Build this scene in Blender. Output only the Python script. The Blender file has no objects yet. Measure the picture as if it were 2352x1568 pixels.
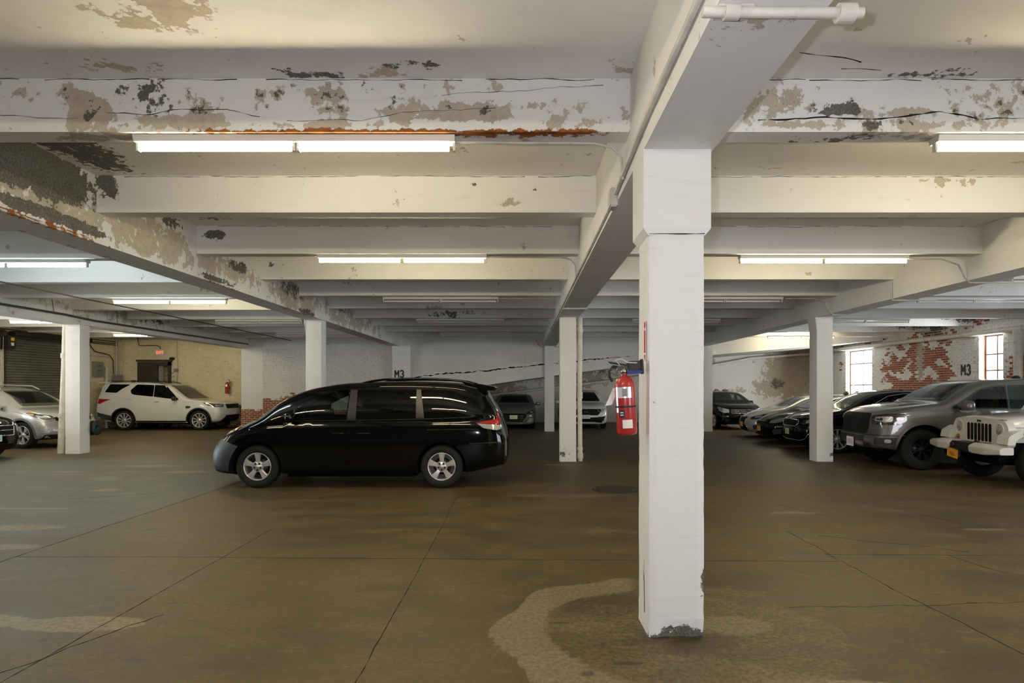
import bpy, bmesh, math, random
import numpy as np
from mathutils import Vector, Matrix, noise as mnoise
from mathutils.bvhtree import BVHTree
from mathutils.geometry import delaunay_2d_cdt

random.seed(7)
SC = bpy.context.scene
COL = SC.collection
PI = math.pi

# ------------------------------------------------------------------ camera
cam_d = bpy.data.cameras.new('camera')
cam = bpy.data.objects.new('camera', cam_d)
COL.objects.link(cam)
cam.location = (0, 0, 1.65)
cam.rotation_euler = (PI / 2, 0, 0)
cam_d.sensor_width = 36.0
cam_d.lens = 36.0 * 1440 / 2352
cam_d.shift_x = -24 / 2352.0
cam_d.shift_y = 106 / 2352.0
cam_d.clip_start = 0.05
cam_d.clip_end = 400
SC.camera = cam

# ------------------------------------------------------------------ world, exposure
SC.view_settings.view_transform = 'Standard'
SC.view_settings.look = 'None'
SC.view_settings.gamma = 1.0
SC.view_settings.use_curve_mapping = False
SC.view_settings.exposure = 0.46
world = bpy.data.worlds.new('world')
SC.world = world
world.use_nodes = True
wbg = world.node_tree.nodes['Background']
wbg.inputs[0].default_value = (0.93, 0.96, 1.0, 1)
wbg.inputs[1].default_value = 3.0
try:
    SC.cycles.use_denoising = True
    SC.cycles.max_bounces = 7
    SC.cycles.diffuse_bounces = 4
    SC.cycles.glossy_bounces = 3
    SC.cycles.transparent_max_bounces = 8
    SC.cycles.caustics_reflective = False
    SC.cycles.caustics_refractive = False
    SC.cycles.sample_clamp_indirect = 6.0
except Exception:
    pass

def area_light(name, loc, rot, sx, sy, power, color, portal=False):
    ld = bpy.data.lights.new(name, 'AREA')
    ld.shape = 'RECTANGLE'
    ld.size = sx
    ld.size_y = sy
    ld.energy = power
    ld.color = color
    if portal:
        ld.cycles.is_portal = True
    o = bpy.data.objects.new(name, ld)
    o.location = loc
    o.rotation_euler = rot
    COL.objects.link(o)
    return o

# the photographer's flash, just left of the lens, pointing into the room
FLASH = area_light('camera_flash', (-0.16, -0.06, 1.70), (PI / 2 + 0.55, 0, 0), 0.06, 0.04, 54, (0.86, 0.87, 1.0))
# daylight through the two windows of the right-hand wall
area_light('window_daylight_far', (14.5, 25.75, 2.3), (0, PI / 2, 0), 1.7, 1.8, 420, (0.95, 0.97, 1.0))
area_light('window_daylight_near', (14.5, 18.5, 2.3), (0, PI / 2, 0), 1.7, 0.9, 230, (0.95, 0.97, 1.0))
# fill daylight added through invented windows and openings, all outside the picture
for _y in (4.0, 7.5, 11.6):
    area_light('added_window_fill', (14.5, _y, 2.3), (0, PI / 2, 0), 1.7, 1.7, 110, (0.88, 0.92, 1.0))
area_light('added_opening_fill', (9.2, -5.5, 1.7), (PI / 2, 0, 0), 5.0, 3.0, 230, (0.86, 0.90, 1.0))
area_light('added_opening_fill', (-17.6, 12.0, 1.7), (0, -PI / 2, 0), 3.0, 4.4, 300, (0.88, 0.93, 1.0))

WARM = (1.0, 0.87, 0.56)
COOL = (0.80, 0.97, 1.0)
TUBE_W = 72.0
TUBE_C = 80.0

# ------------------------------------------------------------------ materials
def newmat(name):
    m = bpy.data.materials.new(name)
    m.use_nodes = True
    nt = m.node_tree
    for n in list(nt.nodes):
        nt.nodes.remove(n)
    out = nt.nodes.new('ShaderNodeOutputMaterial')
    return m, nt, out

def N(nt, typ, **kw):
    n = nt.nodes.new(typ)
    for k, v in kw.items():
        if k.startswith('i_'):
            key = k[2:]
            key = int(key) if key.isdigit() else key.replace('_', ' ')
            n.inputs[key].default_value = v
        else:
            setattr(n, k, v)
    return n

def mixc(nt, fac, a, b):
    n = nt.nodes.new('ShaderNodeMix')
    n.data_type = 'RGBA'
    for key, v in ((0, fac), (6, a), (7, b)):
        if hasattr(v, 'is_output'):
            nt.links.new(v, n.inputs[key])
        elif key == 0:
            n.inputs[0].default_value = v
        else:
            n.inputs[key].default_value = (*v[:3], 1)
    return n.outputs[2]

def mathn(nt, op, a, b=0.0, c=None, clamp=False):
    n = nt.nodes.new('ShaderNodeMath')
    n.operation = op
    n.use_clamp = clamp
    for k, v in enumerate((a, b, c)):
        if v is None:
            continue
        if hasattr(v, 'is_output'):
            nt.links.new(v, n.inputs[k])
        else:
            n.inputs[k].default_value = v
    return n.outputs[0]

def smooth(nt, x, lo, hi):
    n = nt.nodes.new('ShaderNodeMapRange')
    n.interpolation_type = 'SMOOTHSTEP'
    nt.links.new(x, n.inputs[0])
    n.inputs[1].default_value = lo
    n.inputs[2].default_value = hi
    return n.outputs[0]

def pos_noise(nt, scale, detail=4.0, rough=0.6, sx=1, sy=1, sz=1, off=0.0):
    g = nt.nodes.new('ShaderNodeNewGeometry')
    mp = nt.nodes.new('ShaderNodeMapping')
    mp.inputs['Scale'].default_value = (sx, sy, sz)
    mp.inputs['Location'].default_value = (off, off * .7, off * .3)
    nt.links.new(g.outputs['Position'], mp.inputs[0])
    n = nt.nodes.new('ShaderNodeTexNoise')
    n.inputs['Scale'].default_value = scale
    n.inputs['Detail'].default_value = detail
    n.inputs['Roughness'].default_value = rough
    nt.links.new(mp.outputs[0], n.inputs['Vector'])
    return n.outputs[0]

def principled(name, col, rough=0.5, metal=0.0, spec=0.5, coat=0.0, bump=0.0, bscale=40, var=0.0, emit=None, estr=0.0):
    m, nt, out = newmat(name)
    b = nt.nodes.new('ShaderNodeBsdfPrincipled')
    b.inputs['Base Color'].default_value = (*col, 1)
    b.inputs['Roughness'].default_value = rough
    b.inputs['Metallic'].default_value = metal
    b.inputs['Specular IOR Level'].default_value = spec
    b.inputs['Coat Weight'].default_value = coat
    b.inputs['Coat Roughness'].default_value = 0.04
    if emit:
        b.inputs['Emission Color'].default_value = (*emit, 1)
        b.inputs['Emission Strength'].default_value = estr
    if var > 0 or bump > 0:
        nz = pos_noise(nt, bscale, 4)
        if var > 0:
            dark = tuple(c * (1 - var) for c in col)
            lite = tuple(min(1, c * (1 + var)) for c in col)
            nt.links.new(mixc(nt, smooth(nt, nz, .3, .7), dark, lite), b.inputs['Base Color'])
        if bump > 0:
            bp = N(nt, 'ShaderNodeBump', i_Strength=bump, i_Distance=0.01)
            nt.links.new(nz, bp.inputs['Height'])
            nt.links.new(bp.outputs[0], b.inputs['Normal'])
    nt.links.new(b.outputs[0], out.inputs[0])
    return m

def mat_paint_concrete(name, base=(0.85, 0.835, 0.80), tan=(0.42, 0.36, 0.27), dark=(0.075, 0.07, 0.055),
                       rust=(0.36, 0.12, 0.025), general=0.0, rough=0.75):
    """White paint over old concrete. The decay attribute (R peeled to tan plaster, G bare dark concrete,
    B rust) says where it has gone; noise breaks up the edges."""
    m, nt, out = newmat(name)
    b = nt.nodes.new('ShaderNodeBsdfPrincipled')
    b.inputs['Roughness'].default_value = rough
    b.inputs['Specular IOR Level'].default_value = 0.25
    at = N(nt, 'ShaderNodeAttribute', attribute_name='decay')
    sep = nt.nodes.new('ShaderNodeSeparateColor')
    nt.links.new(at.outputs['Color'], sep.inputs[0])
    n1 = pos_noise(nt, 3.2, 6, .62)
    n2 = pos_noise(nt, 14, 5, .65, off=3.1)
    n3 = pos_noise(nt, 60, 3, .6, off=1.7)
    big = pos_noise(nt, 0.7, 3, .5, off=9)
    streak = pos_noise(nt, 2.2, 5, .6, sx=1, sy=1, sz=9, off=4)
    c0 = mixc(nt, smooth(nt, big, .3, .7), tuple(x * .95 for x in base), base)
    c0 = mixc(nt, mathn(nt, 'MULTIPLY', smooth(nt, streak, .56, .72), .16), c0, tuple(x * .6 for x in base))
    sp = smooth(nt, n3, .71, .76)
    c0 = mixc(nt, mathn(nt, 'MULTIPLY', sp, .35), c0, (0.2, 0.18, 0.14))
    nmix = mathn(nt, 'ADD', mathn(nt, 'MULTIPLY', n1, .65), mathn(nt, 'MULTIPLY', n2, .35))
    nmix = mathn(nt, 'MULTIPLY_ADD', nmix, 2.2, -.6)
    # peeled
    t = mathn(nt, 'ADD', mathn(nt, 'MULTIPLY', sep.outputs[0], .50), nmix)
    tm = smooth(nt, mathn(nt, 'ADD', t, general), .795, .82)
    tc = mixc(nt, smooth(nt, n2, .35, .65), tan, tuple(min(1, x * 1.25) for x in tan))
    c1 = mixc(nt, mathn(nt, 'MULTIPLY', tm, .9), c0, tc)
    # dark edge line round a peeled patch
    ed = mathn(nt, 'MULTIPLY', smooth(nt, mathn(nt, 'ADD', t, general), .775, .80), mathn(nt, 'SUBTRACT', 1.0, tm))
    c1 = mixc(nt, mathn(nt, 'MULTIPLY', ed, .25), c1, (0.25, 0.23, 0.19))
    nd = mathn(nt, 'ADD', mathn(nt, 'MULTIPLY', n1, .4), mathn(nt, 'MULTIPLY', n2, .6))
    nd = mathn(nt, 'MULTIPLY_ADD', nd, 2.0, -.5)
    d = mathn(nt, 'ADD', mathn(nt, 'MULTIPLY', sep.outputs[1], .55), nd)
    dm = smooth(nt, d, .86, .92)
    dc = mixc(nt, smooth(nt, n3, .35, .7), dark, tuple(min(1, x * 2.3) for x in dark))
    c2 = mixc(nt, mathn(nt, 'MULTIPLY', dm, .93), c1, dc)
    r = mathn(nt, 'ADD', mathn(nt, 'MULTIPLY', sep.outputs[2], .55), nd)
    rm = smooth(nt, r, .86, .98)
    rc = mixc(nt, smooth(nt, n2, .4, .6), tuple(x * .45 for x in rust), rust)
    c3 = mixc(nt, rm, c2, rc)
    nt.links.new(c3, b.inputs['Base Color'])
    h = mathn(nt, 'SUBTRACT', mathn(nt, 'MULTIPLY', n2, .35), mathn(nt, 'ADD', mathn(nt, 'MULTIPLY', tm, .6), mathn(nt, 'MULTIPLY', dm, mathn(nt, 'ADD', n3, 1.0))))
    bp = N(nt, 'ShaderNodeBump', i_Strength=0.45, i_Distance=0.012)
    nt.links.new(h, bp.inputs['Height'])
    nt.links.new(bp.outputs[0], b.inputs['Normal'])
    nt.links.new(b.outputs[0], out.inputs[0])
    return m

M_CONC = mat_paint_concrete('painted_concrete')
M_COLM = mat_paint_concrete('painted_column', base=(0.83, 0.82, 0.80), general=-0.10)
M_GIRD = mat_paint_concrete('worn_painted_girder', base=(0.80, 0.78, 0.73), general=0.02)

def mat_brick(name, white=(0.80, 0.785, 0.745), red=(0.33, 0.10, 0.05)):
    m, nt, out = newmat(name)
    b = nt.nodes.new('ShaderNodeBsdfPrincipled')
    b.inputs['Roughness'].default_value = 0.8
    b.inputs['Specular IOR Level'].default_value = 0.2
    at = N(nt, 'ShaderNodeAttribute', attribute_name='decay')
    sep = nt.nodes.new('ShaderNodeSeparateColor')
    nt.links.new(at.outputs['Color'], sep.inputs[0])
    n1 = pos_noise(nt, 9, 5, .65)
    n2 = pos_noise(nt, 45, 3, .6, off=2)
    big = pos_noise(nt, 0.8, 3, .5, off=5)
    w = mixc(nt, smooth(nt, big, .3, .7), tuple(x * .88 for x in white), white)
    w = mixc(nt, mathn(nt, 'MULTIPLY', smooth(nt, n2, .6, .75), .3), w, tuple(x * .5 for x in white))
    rd = mixc(nt, smooth(nt, n1, .3, .7), tuple(x * .5 for x in red), tuple(min(1, x * 1.35) for x in red))
    mk = smooth(nt, mathn(nt, 'ADD', mathn(nt, 'MULTIPLY', sep.outputs[0], .7), mathn(nt, 'MULTIPLY', n1, .5)), .58, .66)
    c = mixc(nt, mk, w, rd)
    tn = smooth(nt, mathn(nt, 'ADD', mathn(nt, 'MULTIPLY', sep.outputs[2], .6), mathn(nt, 'MULTIPLY', n1, .6)), .6, .7)
    c = mixc(nt, tn, c, (0.40, 0.35, 0.27))
    dk = smooth(nt, mathn(nt, 'ADD', mathn(nt, 'MULTIPLY', sep.outputs[1], .7), mathn(nt, 'MULTIPLY', n1, .5)), .58, .75)
    c = mixc(nt, mathn(nt, 'MULTIPLY', dk, .85), c, (0.06, 0.045, 0.035))
    nt.links.new(c, b.inputs['Base Color'])
    bp = N(nt, 'ShaderNodeBump', i_Strength=0.5, i_Distance=0.008)
    nt.links.new(n2, bp.inputs['Height'])
    nt.links.new(bp.outputs[0], b.inputs['Normal'])
    nt.links.new(b.outputs[0], out.inputs[0])
    return m

M_BRICK = mat_brick('painted_brick')
M_PLASTER = mat_paint_concrete('old_plaster', base=(0.66, 0.63, 0.57), tan=(0.33, 0.27, 0.19), general=0.0)

def mat_floor():
    m, nt, out = newmat('stained_concrete_floor')
    b = nt.nodes.new('ShaderNodeBsdfPrincipled')
    at = N(nt, 'ShaderNodeAttribute', attribute_name='decay')
    sep = nt.nodes.new('ShaderNodeSeparateColor')
    nt.links.new(at.outputs['Color'], sep.inputs[0])
    big = pos_noise(nt, 0.45, 5, .6)
    mid = pos_noise(nt, 2.3, 6, .65, sx=.6, sy=1.2, off=2)
    fine = pos_noise(nt, 28, 4, .7, off=5)
    grit = pos_noise(nt, 150, 2, .6, off=6)
    c = mixc(nt, smooth(nt, big, .3, .7), (0.060, 0.040, 0.013), (0.100, 0.069, 0.0245))
    c = mixc(nt, mathn(nt, 'MULTIPLY', smooth(nt, mid, .42, .68), .55), c, (0.150, 0.103, 0.042))
    c = mixc(nt, mathn(nt, 'MULTIPLY', smooth(nt, mid, .46, .28), .4), c, (0.030, 0.022, 0.012))
    spk = pos_noise(nt, 5.5, 8, .72, sx=.7, sy=1.3, off=8)
    c = mixc(nt, mathn(nt, 'MULTIPLY', smooth(nt, spk, .56, .66), .45), c, (0.165, 0.120, 0.055))
    c = mixc(nt, mathn(nt, 'MULTIPLY', smooth(nt, spk, .42, .32), .45), c, (0.028, 0.021, 0.011))
    # G: grey asphalt repair, R: pale cement patch, B: dark stain
    c = mixc(nt, mathn(nt, 'MULTIPLY', smooth(nt, mathn(nt, 'ADD', sep.outputs[1], mathn(nt, 'MULTIPLY', mathn(nt, 'SUBTRACT', mid, .5), .5)), .4, .55), .85), c,
             mixc(nt, smooth(nt, fine, .3, .7), (0.075, 0.077, 0.066), (0.110, 0.112, 0.095)))
    pale = smooth(nt, mathn(nt, 'ADD', sep.outputs[0], mathn(nt, 'MULTIPLY', mathn(nt, 'SUBTRACT', mathn(nt, 'ADD', mathn(nt, 'MULTIPLY', mid, .6), mathn(nt, 'MULTIPLY', fine, .4)), .5), .65)), .36, .66)
    c = mixc(nt, mathn(nt, 'MULTIPLY', pale, .8), c, mixc(nt, smooth(nt, fine, .2, .8), (0.19, 0.152, 0.088), (0.245, 0.20, 0.12)))
    c = mixc(nt, mathn(nt, 'MULTIPLY', smooth(nt, mathn(nt, 'ADD', sep.outputs[2], mathn(nt, 'MULTIPLY', mathn(nt, 'SUBTRACT', fine, .5), .8)), .45, .7), .8), c, (0.035, 0.03, 0.022))
    c = mixc(nt, mathn(nt, 'MULTIPLY', smooth(nt, grit, .60, .70), .35), c, (0.26, 0.21, 0.14))
    c = mixc(nt, mathn(nt, 'MULTIPLY', smooth(nt, fine, .55, .40), .35), c, (0.035, 0.026, 0.014))
    c = mixc(nt, mathn(nt, 'MULTIPLY', smooth(nt, grit, .36, .26), .45), c, (0.03, 0.025, 0.02))
    nt.links.new(c, b.inputs['Base Color'])
    rr = mathn(nt, 'ADD', mathn(nt, 'MULTIPLY', mid, .35), .38)
    nt.links.new(rr, b.inputs['Roughness'])
    b.inputs['Specular IOR Level'].default_value = 0.35
    bp = N(nt, 'ShaderNodeBump', i_Strength=0.25, i_Distance=0.006)
    nt.links.new(mathn(nt, 'ADD', fine, mathn(nt, 'MULTIPLY', mid, 1.5)), bp.inputs['Height'])
    nt.links.new(bp.outputs[0], b.inputs['Normal'])
    nt.links.new(b.outputs[0], out.inputs[0])
    return m
M_FLOOR = mat_floor()

M_WHITE_METAL = principled('white_enamel', (0.72, 0.70, 0.64), .4)
M_PIPE = principled('painted_pipe', (0.66, 0.62, 0.54), .5, var=.12, bscale=6, bump=.3)
M_CONDUIT = principled('painted_conduit', (0.55, 0.53, 0.49), .5, var=.15, bscale=5)
M_CABLE = principled('dark_cable', (0.07, 0.06, 0.05), .6)
M_CRACK = principled('crack_shadow', (0.022, 0.02, 0.017), .95, spec=.05)
M_BLACKP = principled('black_plastic', (0.012, 0.012, 0.012), .5, spec=.35)
M_CHASSIS = principled('wheel_well_black', (0.006, 0.006, 0.006), .9, spec=.1)
M_RUBBER = principled('tyre_rubber', (0.014, 0.014, 0.013), .75, spec=.25, bump=.3, bscale=60)
M_CHROME = principled('chrome', (0.75, 0.75, 0.75), .12, metal=1)
M_DISC = principled('brake_steel', (0.12, 0.12, 0.12), .4, metal=1)
M_SHUTTER = principled('shutter_steel', (0.155, 0.15, 0.115), .45, spec=.4, var=.15, bscale=3)
M_GREYBOX = principled('grey_enamel', (0.22, 0.22, 0.20), .5)
M_DARKDOOR = principled('brown_painted_steel', (0.045, 0.033, 0.02), .55, var=.2, bscale=4)
M_SHEET = principled('old_plywood', (0.30, 0.24, 0.12), .7, var=.35, bscale=3)
M_STEELFR = principled('window_steel', (0.16, 0.13, 0.12), .6)
M_IRON = principled('cast_iron', (0.035, 0.03, 0.026), .6, spec=.4, bump=.6, bscale=30)
M_RED = principled('extinguisher_red', (0.40, 0.026, 0.02), .3, coat=.4, var=.1, bscale=20)
M_LBLW = principled('silver_label', (0.80, 0.80, 0.82), .25, metal=.3)
M_LBLP = principled('paper_label', (0.78, 0.76, 0.70), .6)
M_LBLK = principled('black_label', (0.02, 0.02, 0.02), .4)
M_LBLR = principled('red_label', (0.60, 0.03, 0.03), .45)
M_LBLY = principled('yellow_label', (0.75, 0.52, 0.04), .5)
M_BLUE = principled('blue_strap', (0.02, 0.03, 0.22), .5)
M_INK = principled('black_stencil_paint', (0.02, 0.02, 0.022), .7)

def emit_mat(name, col, s):
    m, nt, out = newmat(name)
    e = nt.nodes.new('ShaderNodeEmission')
    e.inputs[0].default_value = (*col, 1)
    e.inputs[1].default_value = s
    nt.links.new(e.outputs[0], out.inputs[0])
    return m
M_TUBE_W = emit_mat('lit_tube_warm', WARM, TUBE_W)
M_TUBE_C = emit_mat('lit_tube_cool', COOL, TUBE_C)
M_EXIT = emit_mat('exit_red_glow', (1.0, 0.10, 0.05), 1.6)
M_TUBE_OFF = principled('unlit_tube', (0.80, 0.80, 0.80), .15, coat=.5)

def glass_mat(name, tint, rough=0.0, refl=0.9):
    m, nt, out = newmat(name)
    tr = N(nt, 'ShaderNodeBsdfTransparent')
    tr.inputs[0].default_value = (*tint, 1)
    gl = N(nt, 'ShaderNodeBsdfGlossy')
    gl.inputs['Roughness'].default_value = rough
    gl.inputs[0].default_value = (refl, refl, refl, 1)
    fr = N(nt, 'ShaderNodeFresnel', i_IOR=1.5)
    ge = nt.nodes.new('ShaderNodeNewGeometry')
    mx = nt.nodes.new('ShaderNodeMixShader')
    nt.links.new(mathn(nt, 'MULTIPLY', fr.outputs[0], mathn(nt, 'SUBTRACT', 1.0, ge.outputs['Backfacing'])), mx.inputs[0])
    nt.links.new(tr.outputs[0], mx.inputs[1])
    nt.links.new(gl.outputs[0], mx.inputs[2])
    nt.links.new(mx.outputs[0], out.inputs[0])
    return m
M_WINGLASS = glass_mat('window_glass', (0.9, 0.92, 0.92))

# ------------------------------------------------------------------ mesh helpers
def finish(o, label=None, cat=None, group=None, kind=None):
    if label: o['label'] = label
    if cat: o['category'] = cat
    if group: o['group'] = group
    if kind: o['kind'] = kind
    return o

def empty(name, loc=(0, 0, 0), rz=0.0, label=None, cat=None, group=None, kind=None):
    o = bpy.data.objects.new(name, None)
    o.empty_display_size = .1
    COL.objects.link(o)
    o.location = loc
    o.rotation_euler = (0, 0, rz)
    return finish(o, label, cat, group, kind)

class MB:
    """collects vertices and faces, then links them as one mesh object"""
    def __init__(s):
        s.v = []; s.f = []; s.m = []; s.mi = 0; s.sm = []; s.smooth = False
    def add(s, vs, fs):
        b = len(s.v)
        s.v.extend([tuple(p) for p in vs])
        for f in fs:
            s.f.append(tuple(i + b for i in f)); s.m.append(s.mi); s.sm.append(s.smooth)
    def box(s, x0, x1, y0, y1, z0, z1, M=None):
        vs = [(x, y, z) for z in (z0, z1) for y in (y0, y1) for x in (x0, x1)]
        if M is not None: vs = [tuple(M @ Vector(p)) for p in vs]
        s.add(vs, [(0, 2, 3, 1), (4, 5, 7, 6), (0, 1, 5, 4), (2, 6, 7, 3), (0, 4, 6, 2), (1, 3, 7, 5)])
    def bbox(s, x0, x1, y0, y1, z0, z1, b=0.01, M=None):
        """box with chamfered edges"""
        xs = (x0, x0 + b, x1 - b, x1); ys = (y0, y0 + b, y1 - b, y1); zs = (z0, z0 + b, z1 - b, z1)
        bm = bmesh.new()
        bmesh.ops.create_cube(bm, size=1)
        for v in bm.verts:
            v.co = Vector(((x0 + x1) / 2 + v.co.x * (x1 - x0), (y0 + y1) / 2 + v.co.y * (y1 - y0), (z0 + z1) / 2 + v.co.z * (z1 - z0)))
        bmesh.ops.bevel(bm, geom=list(bm.edges), offset=b, segments=2, affect='EDGES')
        s.bm(bm, M)
        bm.free()
    def bm(s, bm, M=None):
        bm.verts.index_update()
        s.add([(M @ v.co if M is not None else v.co) for v in bm.verts], [[v.index for v in f.verts] for f in bm.faces])
    def tube(s, pts, r, n=10, cap=True, rs=None):
        pts = [Vector(p) for p in pts]
        rings = []
        up = Vector((0, 0, 1))
        prev = None
        for i, p in enumerate(pts):
            d = (pts[min(i + 1, len(pts) - 1)] - pts[max(i - 1, 0)]).normalized()
            if prev is None:
                a = d.cross(up)
                if a.length < .1: a = d.cross(Vector((0, 1, 0)))
            else:
                a = prev - d * prev.dot(d)
            a.normalize(); prev = a
            b = d.cross(a).normalized()
            rr = rs[i] if rs else r
            rings.append([p + (a * math.cos(t) + b * math.sin(t)) * rr for t in [2 * PI * k / n for k in range(n)]])
        vs = [q for ring in rings for q in ring]
        fs = []
        for i in range(len(rings) - 1):
            for k in range(n):
                fs.append((i * n + k, i * n + (k + 1) % n, (i + 1) * n + (k + 1) % n, (i + 1) * n + k))
        sm = s.smooth; s.smooth = True
        s.add(vs, fs); s.smooth = sm
        if cap:
            s.add(rings[0], [tuple(range(n))[::-1]])
            s.add(rings[-1], [tuple(range(n))])
    def lathe(s, prof, M=None, n=32, closed=False):
        """profile of (radius, axial z) about z"""
        vs = []
        for r, z in prof:
            for k in range(n):
                t = 2 * PI * k / n
                vs.append(Vector((r * math.cos(t), r * math.sin(t), z)))
        if M is not None: vs = [M @ v for v in vs]
        fs = []
        P = len(prof)
        for i in range(P if closed else P - 1):
            j = (i + 1) % P
            for k in range(n):
                fs.append((i * n + k, i * n + (k + 1) % n, j * n + (k + 1) % n, j * n + k))
        sm = s.smooth; s.smooth = True
        s.add(vs, fs); s.smooth = sm
    def prism(s, poly, d, M=None):
        """polygon in xy (list) extruded d=(z0,z1)"""
        n = len(poly)
        vs = [Vector((x, y, d[0])) for x, y in poly] + [Vector((x, y, d[1])) for x, y in poly]
        if M is not None: vs = [M @ v for v in vs]
        fs = [tuple(range(n))[::-1], tuple(range(n, 2 * n))]
        fs += [(i, (i + 1) % n, n + (i + 1) % n, n + i) for i in range(n)]
        s.add(vs, fs)
    def mesh(s, name, mats):
        me = bpy.data.meshes.new(name)
        me.from_pydata(s.v, [], s.f)
        for m in (mats if isinstance(mats, (list, tuple)) else [mats]): me.materials.append(m)
        me.polygons.foreach_set('material_index', s.m)
        me.polygons.foreach_set('use_smooth', s.sm)
        me.update()
        return me
    def build(s, name, mats, parent=None, **kw):
        o = bpy.data.objects.new(name, s.mesh(name, mats))
        COL.objects.link(o)
        if parent is not None: o.parent = parent
        return finish(o, **kw)

def grid_box(x, y, z, step, skip=()):
    """subdivided box: x,y,z are (lo,hi); step is a size or three sizes; faces welded."""
    st = step if isinstance(step, (list, tuple)) else (step,) * 3
    ax = []
    for (lo, hi), t in zip((x, y, z), st):
        n = max(1, int(round((hi - lo) / t)))
        ax.append(np.linspace(lo, hi, n + 1))
    X, Y, Z = ax
    vs = []; idx = {}; fs = []
    def vid(i, j, k):
        key = (i, j, k)
        if key not in idx:
            idx[key] = len(vs); vs.append((X[i], Y[j], Z[k]))
        return idx[key]
    nx, ny, nz = len(X) - 1, len(Y) - 1, len(Z) - 1
    for i in range(nx):
        for j in range(ny):
            if 'zl' not in skip: fs.append((vid(i, j, 0), vid(i, j + 1, 0), vid(i + 1, j + 1, 0), vid(i + 1, j, 0)))
            if 'zh' not in skip: fs.append((vid(i, j, nz), vid(i + 1, j, nz), vid(i + 1, j + 1, nz), vid(i, j + 1, nz)))
    for i in range(nx):
        for k in range(nz):
            if 'yl' not in skip: fs.append((vid(i, 0, k), vid(i + 1, 0, k), vid(i + 1, 0, k + 1), vid(i, 0, k + 1)))
            if 'yh' not in skip: fs.append((vid(i, ny, k), vid(i, ny, k + 1), vid(i + 1, ny, k + 1), vid(i + 1, ny, k)))
    for j in range(ny):
        for k in range(nz):
            if 'xl' not in skip: fs.append((vid(0, j, k), vid(0, j, k + 1), vid(0, j + 1, k + 1), vid(0, j + 1, k)))
            if 'xh' not in skip: fs.append((vid(nx, j, k), vid(nx, j + 1, k), vid(nx, j + 1, k + 1), vid(nx, j, k + 1)))
    return vs, fs

def decay_attr(me, blobs, co=None):
    """blobs: (channel, x,y,z, rx,ry,rz, amount)"""
    n = len(me.vertices)
    if co is None:
        co = np.empty(n * 3, dtype=np.float32)
        me.vertices.foreach_get('co', co)
        co = co.reshape(n, 3)
    a = np.zeros((n, 4), dtype=np.float32); a[:, 3] = 1
    for ch, x, y, z, rx, ry, rz, am in blobs:
        d = ((co[:, 0] - x) / rx) ** 2 + ((co[:, 1] - y) / ry) ** 2 + ((co[:, 2] - z) / rz) ** 2
        v = am * np.exp(-np.maximum(d - .35, 0) * 1.2)
        c = 'RGB'.index(ch)
        a[:, c] = np.maximum(a[:, c], v)
    at = me.color_attributes.new('decay', 'FLOAT_COLOR', 'POINT')
    at.data.foreach_set('color', a.ravel())

def obj_mesh(name, vs, fs, mats, parent=None, smooth=False, **kw):
    me = bpy.data.meshes.new(name)
    me.from_pydata([tuple(map(float, v)) for v in vs], [], fs)
    for m in (mats if isinstance(mats, (list, tuple)) else [mats]): me.materials.append(m)
    if smooth: me.polygons.foreach_set('use_smooth', [True] * len(fs))
    me.update()
    o = bpy.data.objects.new(name, me)
    COL.objects.link(o)
    if parent is not None: o.parent = parent
    return finish(o, **kw)

def text_mesh(name, body, size, mat, M, parent=None, depth=0.004, sx=1.0, bold=0.0):
    cu = bpy.data.curves.new(name, 'FONT')
    cu.body = body; cu.size = size; cu.extrude = depth; cu.align_x = 'CENTER'; cu.align_y = 'CENTER'; cu.offset = bold
    cu.resolution_u = 4
    t = bpy.data.objects.new(name, cu)
    COL.objects.link(t)
    dg = bpy.context.evaluated_depsgraph_get()
    me = bpy.data.meshes.new_from_object(t.evaluated_get(dg))
    bpy.data.objects.remove(t)
    for v in me.vertices:
        v.co.x *= sx
    me.transform(M)
    me.materials.clear(); me.materials.append(mat)
    o = bpy.data.objects.new(name, me)
    COL.objects.link(o)
    if parent is not None: o.parent = parent
    return o

def strokes(name, polys, w, size, mat, M, parent, depth=.003):
    m = MB()
    for pl in polys:
        P = [Vector((x * size, y * size, 0)) for x, y in pl]
        for a, b in zip(P[:-1], P[1:]):
            d = (b - a).normalized(); n = Vector((-d.y, d.x, 0)) * w * size / 2; e = d * w * size * .18
            q = [a - e - n, b + e - n, b + e + n, a - e + n]
            m.prism([(v.x, v.y) for v in q], (0, depth + .0004 * len(m.f) / 6), M)
    return m.build(name, mat, parent)
_arc = lambda cx, cy, rx, ry, a0, a1: [(cx + rx * math.cos(math.radians(a)), cy + ry * math.sin(math.radians(a))) for a in np.linspace(a0, a1, 10)]
M3 = [[(-.62, -.5), (-.62, .5)], [(-.62, .5), (-.36, -.12)], [(-.36, -.12), (-.10, .5)], [(-.10, .5), (-.10, -.5)],
      _arc(.38, .24, .21, .25, 155, -85), _arc(.38, -.24, .23, .26, 85, -155)]

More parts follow.
